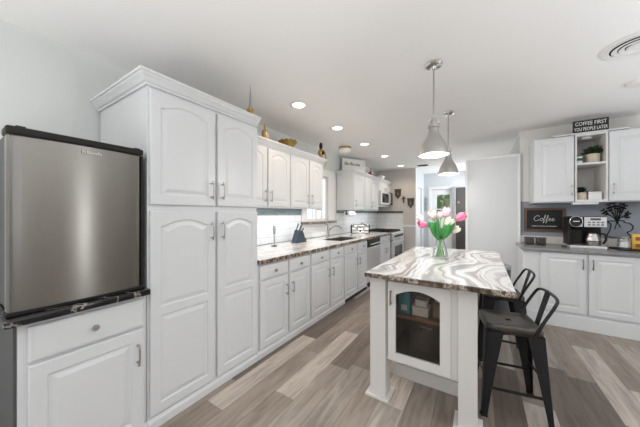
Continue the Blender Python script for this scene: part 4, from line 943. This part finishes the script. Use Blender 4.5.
obj('tail', tube(BM(), smoothpts([(x, y+.02, T1+.11), (x, y+.075, T1+.135), (x, y+.135, T1+.095), (x, y+.155, T1+.02), (x, y+.145, T1-.06), (x, y+.12, T1-.10)], 6), [.016]*10+[.012]*10+[.008]*11, 8), M['gold'], t, 60)
obj('wing', lathe(BM(), [(0, -.03), (.03, -.025), (.035, 0), (.02, .03), (0, .04)], (x+.035, y, T1+.09), 12, 'Y'), M['black'], t, 50)
# leaning sign on the right uppers
A0, A1 = Vector((-2.40, 4.60, T1)), Vector((-2.13, 5.13, T1)); du = (A1-A0).normalized(); dn = Vector((du.y, -du.x, 0)); LW = (A1-A0).length
def fs_(a, z, dd): p = A0+du*a+dn*dd; return (p.x, p.y, T1+z)
t = thing('framed_sign', 'white framed sign with dark lettering on the upper cabinets right of the window', 'sign', tuple((A0+A1)/2))
obj('board', prism(BM(), [(.02, .02), (LW-.02, .02), (LW-.02, .26), (.02, .26)], fs_, -.008, .004), M['letter'], t)
b = BM()
for p in ([(0, 0), (LW, 0), (LW, .03), (0, .03)], [(0, .255), (LW, .255), (LW, .285), (0, .285)], [(0, .03), (.03, .03), (.03, .255), (0, .255)], [(LW-.03, .03), (LW, .03), (LW, .255), (LW-.03, .255)]): prism(b, p, fs_, -.012, .014)
obj('frame', b, M['trim'], t)
b = BM(); a = .06
for k in range(12):
    h = random.choice((.05, .06, .075)); w_ = .022
    if k in (4, 8): a += .02
    for q in ([(a, .15), (a+.007, .15), (a+.007, .15+h), (a, .15+h)], [(a+w_-.008, .15), (a+w_-.001, .15), (a+w_-.001, .15+h*.8), (a+w_-.008, .15+h*.8)], [(a+.006, .15+h*.4), (a+w_-.008, .15+h*.4), (a+w_-.008, .15+h*.55), (a+.006, .15+h*.55)]): prism(b, q, fs_, .0045, .006)
    a += .031
obj('lettering', b, M['darkletter'], t)
x, y = -2.16, 5.55
t = thing('lantern_ornament', 'small red lantern ornament with a pale flower on the right upper cabinets', 'ornament', (x, y, T1))
obj('body', lathe(BM(), [(0, 0), (0.055, 0), (0.06, .02), (0.05, .07), (0.03, .10), (0.012, .12), (0.014, .13), (0, .15)], (x, y, T1), 8), M['redorn'], t)
obj('flower', lathe(BM(), [(0, 0), (.035, .004), (.03, .015), (0, .02)], (x+.045, y-.02, T1+.075), 12, 'X'), M['lightpink'], t)
obj('finial', tube(BM(), [(x, y, T1+.148), (x, y, T1+.20)], .004, 6), M['black'], t)
x, y = -2.2, 6.35
t = thing('shell_ornament', 'pale shell-shaped ornament at the far end of the upper cabinets', 'ornament', (x, y, T1))
b = lathe(BM(), [(0, 0), (.05, 0), (.10, .05), (.11, .09), (.08, .12), (.03, .14), (0, .142)], (x, y, T1), 28, lobes=9, amp=.08); obj('shell', b, M['white'], t, 60)
obj('collar', lathe(BM(), [(0, .1425), (.03, .1425), (.02, .16), (0, .165)], (x, y, T1), 12), M['nickel'], t, 50)

# end-wall plaques
def fe(a, z, dd): return (a, EY-dd, z)
def plaque(lab, xc, zc, w_, h_):
    t = thing('wall_plaque', lab, 'plaque', (xc, EY, zc-h_/2), 'dark plaques on the end wall')
    obj('board', prism(BM(), [(xc-w_/2, zc+h_*.42), (xc+w_/2, zc+h_*.42), (xc+w_/2*.9, zc-h_*.15), (xc+w_*.16, zc-h_*.33), (xc, zc-h_/2), (xc-w_*.16, zc-h_*.33), (xc-w_/2*.9, zc-h_*.15)], fe, .001, .02), M['pennant'], t)
    b = BM(); box(b, xc-w_*.56, xc+w_*.56, EY-.028, EY-.001, zc+h_*.42, zc+h_*.5, bev=.003); obj('top_rail', b, M['pennant'], t)
    b = BM(); prism(b, [(xc-.03, zc), (xc, zc+.07), (xc+.03, zc), (xc, zc-.07)], fe, .0205, .026); obj('relief', b, M['brownvent'], t)
plaque('dark shield-shaped wall plaque left of the small wall cross', -1.895, 1.855, 0.165, 0.27)
plaque('dark shield-shaped wall plaque right of the small wall cross', -1.565, 1.60, 0.165, 0.27)
b = BM(); prism(b, [(-.016, -.09), (.016, -.09), (.016, .02), (.05, .02), (.05, .05), (.016, .05), (.016, .09), (-.016, .09), (-.016, .05), (-.05, .05), (-.05, .02), (-.016, .02)], lambda a, z, dd: (-1.745+a, EY-dd, 1.70+z), .001, .018)
tag(obj('wall_cross', b, M['pennant']), 'small dark cross on the end wall between two plaques', 'cross')
# hall: hanging decor and curtain
t = thing('wall_hanging', 'grey scrollwork wall hanging beside the hall door', 'wall decor', (-1.375, 8.09, 1.3))
b = BM()
for zc, r in ((1.75, .05), (1.62, .06), (1.47, .05)): tube(b, [(-1.40+r*.5*math.cos(a*.524), 8.085, zc+r*math.sin(a*.524)) for a in range(12)], .007, 6, True)
tube(b, [(-1.40, 8.085, 1.82), (-1.40, 8.085, 1.40)], .006, 6); obj('scrollwork', b, M['greyrubber'], t, 60)
obj('hook', bx(-1.405, -1.395, 8.085, 8.0995, 1.82, 1.84), M['black'], t)
b = BM(); rows = []
for k in range(25):
    u = k/24; rows.append((-0.70+.10*u, .012*math.sin(u*19)))
vs0 = [[b.verts.new((x_, 8.03+dy+o_, z_)) for x_, dy in rows] for z_, o_ in ((0.1, 0), (2.08, 0), (2.08, .004), (0.1, .004))]
for A, D in zip(vs0, vs0[1:]+vs0[:1]):
    for k in range(24): b.faces.new((A[k], A[k+1], D[k+1], D[k]))
tag(obj('curtain', b, M['curtain'], None, 60), 'narrow grey curtain hanging right of the glazed hall door', 'curtain')

# ------------------------------------------------------------------ coffee corner things
KT = 0.9155
t = thing('framed_sign', 'wood framed black Coffee sign on the slate wall', 'sign', (0.74, CY, 1.08))
sx0, sx1, sz0, sz1 = 0.522, 0.958, 1.080, 1.408; YS = CY-0.0065
obj('board', bx(sx0+.02, sx1-.02, YS-.012, YS-.0005, sz0+.02, sz1-.02), M['board'], t)
b = BM(); fw = .03
for q in ((sx0, sx1, sz0, sz0+fw), (sx0, sx1, sz1-fw, sz1), (sx0, sx0+fw, sz0+fw, sz1-fw), (sx1-fw, sx1, sz0+fw, sz1-fw)): box(b, q[0], q[1], YS-.026, YS-.0005, q[2], q[3], bev=.003)
obj('frame', b, M['wood'], t)
# handwritten "Coffee": one stroke per letter, joined
def stroke(bm, pts, x0, z0, s, r): tube(bm, smoothpts([(x0+a*s, YS-.0135, z0+c*s) for a, c in pts], 5), r, 6)
b = BM(); X0, Z0, S = 0.632, 1.228, 0.036
stroke(b, [(1.55, 1.55), (1.35, 1.95), (0.75, 1.95), (0.1, 1.2), (0.0, 0.5), (0.4, 0.0), (1.1, 0.15), (1.7, .55)], X0, Z0, S, .0027)
stroke(b, [(2.35, 1.0), (1.9, .9), (1.75, .35), (2.05, .0), (2.45, .3), (2.5, .8), (2.35, 1.0), (2.7, .75)], X0, Z0, S, .0023)
for k in (0, 1): stroke(b, [(2.7+k*.8, .5), (3.25+k*.8, 1.4), (3.45+k*.8, 2.0), (3.2+k*.8, 2.1), (3.0+k*.8, 1.2), (2.75+k*.8, -.4), (2.6+k*.8, -.85), (2.85+k*.8, -.5), (3.0+k*.8, .0), (3.4+k*.8, .4)], X0, Z0, S, .0023)
for k in (0, 1): stroke(b, [(4.2+k*.95, .4), (4.75+k*.95, .6), (4.75+k*.95, .95), (4.45+k*.95, .95), (4.3+k*.95, .45), (4.55+k*.95, .0), (5.15+k*.95, .4)], X0, Z0, S, .0023)
obj('lettering', b, M['letter'], t, 60)
b = BM(); a = 0.608
for k in range(34):
    if k not in (9, 19, 22): box(b, a, a+.0052, YS-.0135, YS-.0125, 1.150, 1.150+random.choice((.008, .008, .011)))
    a += .0077
obj('small_lettering', b, M['letter'], t)
def canister(lab, x, y):
    t = thing('canister', lab, 'canister', (x, y, KT), 'coffee canisters under the Coffee sign')
    obj('jar', bx(x-.052, x+.052, y-.045, y+.045, KT, KT+.088, bev=.008), M['glass'], t, 40)
    obj('beans', bx(x-.047, x+.047, y-.041, y+.041, KT+.005, KT+.084, bev=.006), M['coffee'], t, 40)
    obj('lid', bx(x-.054, x+.054, y-.047, y+.047, KT+.0885, KT+.104, bev=.004), M['darkgrey'], t)
canister('left dark canister of coffee below the Coffee sign', 0.540, 4.32); canister('right dark canister of coffee below the Coffee sign', 0.655, 4.315)
# coffee maker
t = thing('coffee_maker', 'black and stainless dual coffee maker with glass carafe', 'coffee maker', (1.07, 4.36, KT))
cx0, cx1, cyf, cyb = 0.908, 1.222, 4.22, 4.50
obj('base_plate', bx(cx0, cx1, cyf-.01, cyb, KT, KT+.03, bev=.006), M['steel'], t)
b = BM(); box(b, cx0, cx0+.022, cyf+.04, cyb, KT+.0305, KT+.375, bev=.004); box(b, cx0+.022, cx1, cyb-.11, cyb, KT+.0305, KT+.25, bev=.004); box(b, cx0+.022, 1.035, cyf+.09, cyb-.11, KT+.0305, KT+.22, bev=.004); obj('column', b, M['black'], t)
hd = obj('brew_head', bx(cx0+.0225, cx1, cyf, cyb, KT+.2205 if False else KT+.2505, KT+.378, bev=.008), M['black'], t)
obj('left_faceplate', bx(cx0+.03, 1.02, cyf-.006, cyf-.0005, KT+.235+.02, KT+.372, bev=.003), M['chrome'], hd)
obj('right_faceplate', bx(1.035, cx1-.003, cyf-.006, cyf-.0005, KT+.235+.02, KT+.372, bev=.003), M['steel'], hd)
b = BM(); prism(b, [(.975+.052*math.cos(k*.2618), KT+.318+.060*math.sin(k*.2618)) for k in range(24)], lambda a, z, dd: (a-.012, cyf-dd, z), .0065, .02); obj('pod_holder', b, M['blackgloss'], hd, 40)
b = BM(); tube(b, [(.963+.055*math.cos(k*.2618), cyf-.012, KT+.318+.063*math.sin(k*.2618)) for k in range(24)], .005, 8, True); obj('pod_ring', b, M['chrome'], hd, 60)
b = BM(); box(b, .935, .99, cyf-.022, cyf-.0205, KT+.317, KT+.325); obj('badge', b, M['letter'], hd)
b = BM(); box(b, 1.085, 1.17, cyf-.009, cyf-.0065, KT+.335, KT+.36, bev=.001); obj('display', b, M['darkgrey'], hd)
b = BM()
for i in range(2):
    for j in range(4): box(b, 1.065+j*.036, 1.088+j*.036, cyf-.009, cyf-.0065, KT+.275+i*.028, KT+.288+i*.028, bev=.002)
obj('button', b, M['darkgrey'], hd)
ccx, ccy = 1.125, cyf+.075
cf = obj('carafe', lathe(BM(), [(0, 0), (.055, 0), (.068, .02), (.070, .07), (.058, .115), (.048, .135), (.05, .145), (0, .145)], (ccx, ccy, KT+.031), 24), M['nickel'], t, 50)
obj('carafe_lid', lathe(BM(), [(0, .1455), (.052, .1455), (.05, .165), (.03, .175), (0, .176)], (ccx, ccy, KT+.031), 24), M['black'], cf, 50)
b = BM(); tube(b, smoothpts([(ccx+.046, ccy-.03, KT+.175), (ccx+.085, ccy-.045, KT+.17), (ccx+.095, ccy-.05, KT+.11), (ccx+.075, ccy-.035, KT+.06)], 6), .011, 8); obj('carafe_handle', b, M['black'], cf, 60)
b = BM(); tube(b, [(ccx+.0715*math.cos(k*.2618), ccy+.0715*math.sin(k*.2618), KT+.085) for k in range(24)], .004, 6, True); obj('carafe_band', b, M['black'], cf, 60)
obj('drip_tray', bx(cx0+.025, 1.035, cyf, cyf+.085, KT+.0305, KT+.045, bev=.004), M['darkgrey'], t)
b = BM(); tube(b, smoothpts([(cx0-.002, 4.33, KT+.02), (cx0-.03, 4.30, KT+.008), (cx0-.06, 4.26, KT+.006), (cx0-.02, 4.215, KT+.006)], 6), .005, 6); obj('power_cord', b, M['black'], t, 60)
# metal wall art: outline vase with leaves
t = thing('wall_art', 'black metal wall art of a leafy branch in an outlined vase', 'wall art', (1.44, CY, 1.04))
YA = CY-.015
def wp(px_, pz_): return (px_, YA, pz_)
b = BM()
vo = [(1.339, 1.233), (1.412, 1.239), (1.482, 1.241), (1.485, 1.221), (1.532, 1.208), (1.557, 1.167), (1.543, 1.123), (1.509, 1.097), (1.532, 1.065), (1.539, 1.037), (1.444, 1.029), (1.353, 1.037), (1.342, 1.062), (1.367, 1.13), (1.374, 1.192), (1.358, 1.211)]
tube(b, smoothpts([wp(*p) for p in vo+vo[:1]], 4)[:-1], .0048, 6, True); obj('vase_outline', b, M['black'], t, 60)
b = BM(); br = []
for ex, ez in [(1.31, 1.363), (1.324, 1.33), (1.358, 1.388), (1.36, 1.433), (1.396, 1.445), (1.428, 1.412), (1.466, 1.436), (1.489, 1.417), (1.514, 1.33), (1.503, 1.29), (1.455, 1.363)]:
    tube(b, smoothpts([wp(1.428, 1.204), wp(1.428+(ex-1.428)*.25, 1.274), wp(ex, ez)], 6), .004, 6); br.append((ex, ez))
tube(b, smoothpts([wp(1.428, 1.214), wp(1.413, 1.174), wp(1.408, 1.134)], 4), .0035, 6); tube(b, smoothpts([wp(1.428, 1.214), wp(1.448, 1.184), wp(1.4529999999999998, 1.154)], 4), .0035, 6)
obj('branch', b, M['black'], t, 60)
b = BM()
for ex, ez in br:
    for f_ in (.8, 1.0):
        for sd in (-1, 1):
            cxp, czp = 1.428+(ex-1.428)*f_, 1.244+(ez-1.244)*f_; an = math.atan2(ez-1.244, ex-1.428)+sd*.75*(f_ < 1 or 1)
            L_ = .036; pts = [(cxp+L_*u*math.cos(an)-L_*.24*math.sin(math.pi*u)*s_*math.sin(an), czp+L_*u*math.sin(an)+L_*.24*math.sin(math.pi*u)*s_*math.cos(an)) for s_, us in ((1, (0, .25, .5, .75, 1)), (-1, (.75, .5, .25))) for u in us]
            prism(b, pts, lambda a, z, dd: (a, YA+dd, z), -.002, .002)
obj('leaves', b, M['black'], t)
# tray with jar and packet on the right
tag(obj('serving_tray', bx(1.30, 1.88, 4.18, 4.46, KT, KT+.014, bev=.005), M['black']), 'black tray on the coffee counter right of the coffee maker', 'tray')
KT2 = KT+.0145
t = thing('sugar_jar', 'clear glass jar of white sugar on the black tray', 'jar', (1.385, 4.33, KT2))
obj('jar', lathe_open(BM(), [(0, 0), (.046, 0), (.05, .01), (.05, .095), (.042, .11), (.042, .118), (.039, .118), (.039, .11), (.047, .094), (.047, .012), (0, .008)], (1.385, 4.33, KT2), 24), M['glass'], t, 50)
obj('sugar', lathe(BM(), [(0, .0125), (.0455, .0125), (.0455, .075), (0, .082)], (1.385, 4.33, KT2), 20), M['paper'], t, 50)
obj('lid', lathe(BM(), [(0, .1185), (.045, .1185), (.045, .132), (0, .134)], (1.385, 4.33, KT2), 20), M['nickel'], t, 50)
for i, (x_, lab) in enumerate(((1.505, 'yellow packet with brown print on the black tray next to the sugar jar'), (1.635, 'second yellow packet at the far right of the black tray'))):
    t = thing('snack_packet', lab, 'packet', (x_, 4.34, KT2), 'yellow packets on the tray')
    b = BM(); rows = []
    for k in range(7):
        u = k/6; d_ = .028*math.sin(math.pi*min(1, .15+.85*u*.98))+.002 if k < 6 else .002
        rows.append([b.verts.new((x_+sx*.055, 4.34+sy*d_, KT2+.165*u)) for sx, sy in ((-1, -.6), (0, -1), (1, -.6), (1, .6), (0, 1), (-1, .6))])
    for A, D in zip(rows, rows[1:]):
        for k in range(6): b.faces.new((A[k], A[(k+1) % 6], D[(k+1) % 6], D[k]))
    b.faces.new(rows[0]); b.faces.new(rows[-1]); obj('bag', b, M['yellow'], t, 40)
    b = BM(); box(b, x_-.035, x_+.035, 4.3080, 4.3110, KT2+.095, KT2+.135); box(b, x_-.035, x_+.035, 4.3075, 4.3105, KT2+.02, KT2+.06); obj('print', b, M['redprint'], t)
# niche things
t = thing('mug', 'white cup with dark green band on the upper niche shelf', 'cup', (1.012, 4.33, 1.9385))
obj('cup', lathe(BM(), [(0, 0), (.03, 0), (.032, .01), (.032, .088), (.029, .088), (.028, .02), (0, .02)], (1.014, 4.33, 1.9385), 20), M['white'], t, 50)
obj('band', lathe_open(BM(), [(.0324, .035), (.0332, .036), (.0332, .066), (.0324, .067), (.0324, .035)], (1.014, 4.33, 1.9385), 20), M['greenpaint'], t, 50)
t = thing('potted_plant', 'dark leafy plant in a cream and gold pot on the upper niche shelf', 'plant', (1.145, 4.36, 1.9385))
obj('pot', lathe(BM(), [(0, 0), (.052, 0), (.06, .02), (.062, .11), (.057, .112), (.05, .10), (0, .098)], (1.145, 4.36, 1.9385), 24), M['potgold'], t, 50)
tuft((1.145, 4.36, 2.055), .085, 110, M['dkleaf'], t, leaf=.03)
t = thing('potted_plant', 'dark leafy plant in a squat cream pot on the bottom of the niche', 'plant', (1.035, 4.34, 1.4965))
obj('pot', lathe(BM(), [(0, 0), (.046, 0), (.05, .02), (.05, .088), (.045, .09), (.04, .08), (0, .078)], (1.035, 4.34, 1.4965), 24), M['potgold'], t, 50)
tuft((1.035, 4.34, 1.59), .06, 80, M['dkleaf'], t, leaf=.025)
t = thing('ceramic_box', 'white lidded ceramic box on the bottom of the niche', 'box', (1.15, 4.36, 1.4965))
obj('box', bx(1.095, 1.21, 4.31, 4.42, 1.4965, 1.575, bev=.006), M['white'], t); obj('lid', bx(1.093, 1.212, 4.308, 4.422, 1.5755, 1.592, bev=.004), M['white'], t)
b = BM(); lathe(b, [(0, 0), (.04, 0), (.05, -.012), (.045, -.02), (0, -.022)], (1.09, 4.36, 2.2615), 20)
tag(obj('puck_light', b, M['vent'], None, 50), 'small white puck light under the top of the niche', 'lamp')
# COFFEE FIRST sign
t = thing('block_sign', 'black block sign reading COFFEE FIRST on top of the cabinets', 'sign', (1.09, 4.25, 2.3015))
obj('board', bx(0.945, 1.245, 4.245, 4.27, 2.3015, 2.448, bev=.003), M['board'], t)
def fl(z): return lambda a, c, dd: (1.095+a, 4.2438-dd, z+c)
obj('lettering', text_bm('COFFEE FIRST', fl(2.404), 0.062, .002, sx=0.70), M['letter'], t)
obj('lettering', text_bm('YOU PEOPLE LATER', fl(2.340), 0.058, .002, sx=0.545), M['letter'], t)

# ------------------------------------------------------------------ garden shrubs outside the panes
def shrub(lab, c, r, h):
    t = thing('garden_shrub', lab, 'shrub', (c[0], c[1], 0))
    obj('trunk', tube(BM(), [(c[0], c[1], 0), (c[0]+.05, c[1], h*.6)], [.07, .04], 8), M['wood'], t, 60)
    b = BM()
    for k in range(420):
        a = random.uniform(0, 6.28); rr_ = r*math.sqrt(random.random()); z_ = random.uniform(h*.3, h); s_ = random.uniform(.10, .2)
        p = Vector((c[0]+rr_*math.cos(a), c[1]+rr_*math.sin(a), z_)); u = Vector((random.gauss(0, 1), random.gauss(0, 1), random.gauss(0, 1))).normalized(); v = u.orthogonal().normalized(); w_ = u.cross(v)
        q = [b.verts.new(p+x_) for x_ in (-v*s_, w_*s_*.45+u*.02, v*s_, -w_*s_*.45+u*.02)]; b.faces.new((q[0], q[1], q[2])); b.faces.new((q[0], q[2], q[3]))
    obj('foliage', b, M['outleaf'], t)
shrub('green shrub seen through the window over the sink', (-4.3, 6.95), 0.8, 2.3)
shrub('green shrub seen through the hall door glass', (-1.5, 11.2), 1.0, 2.5)
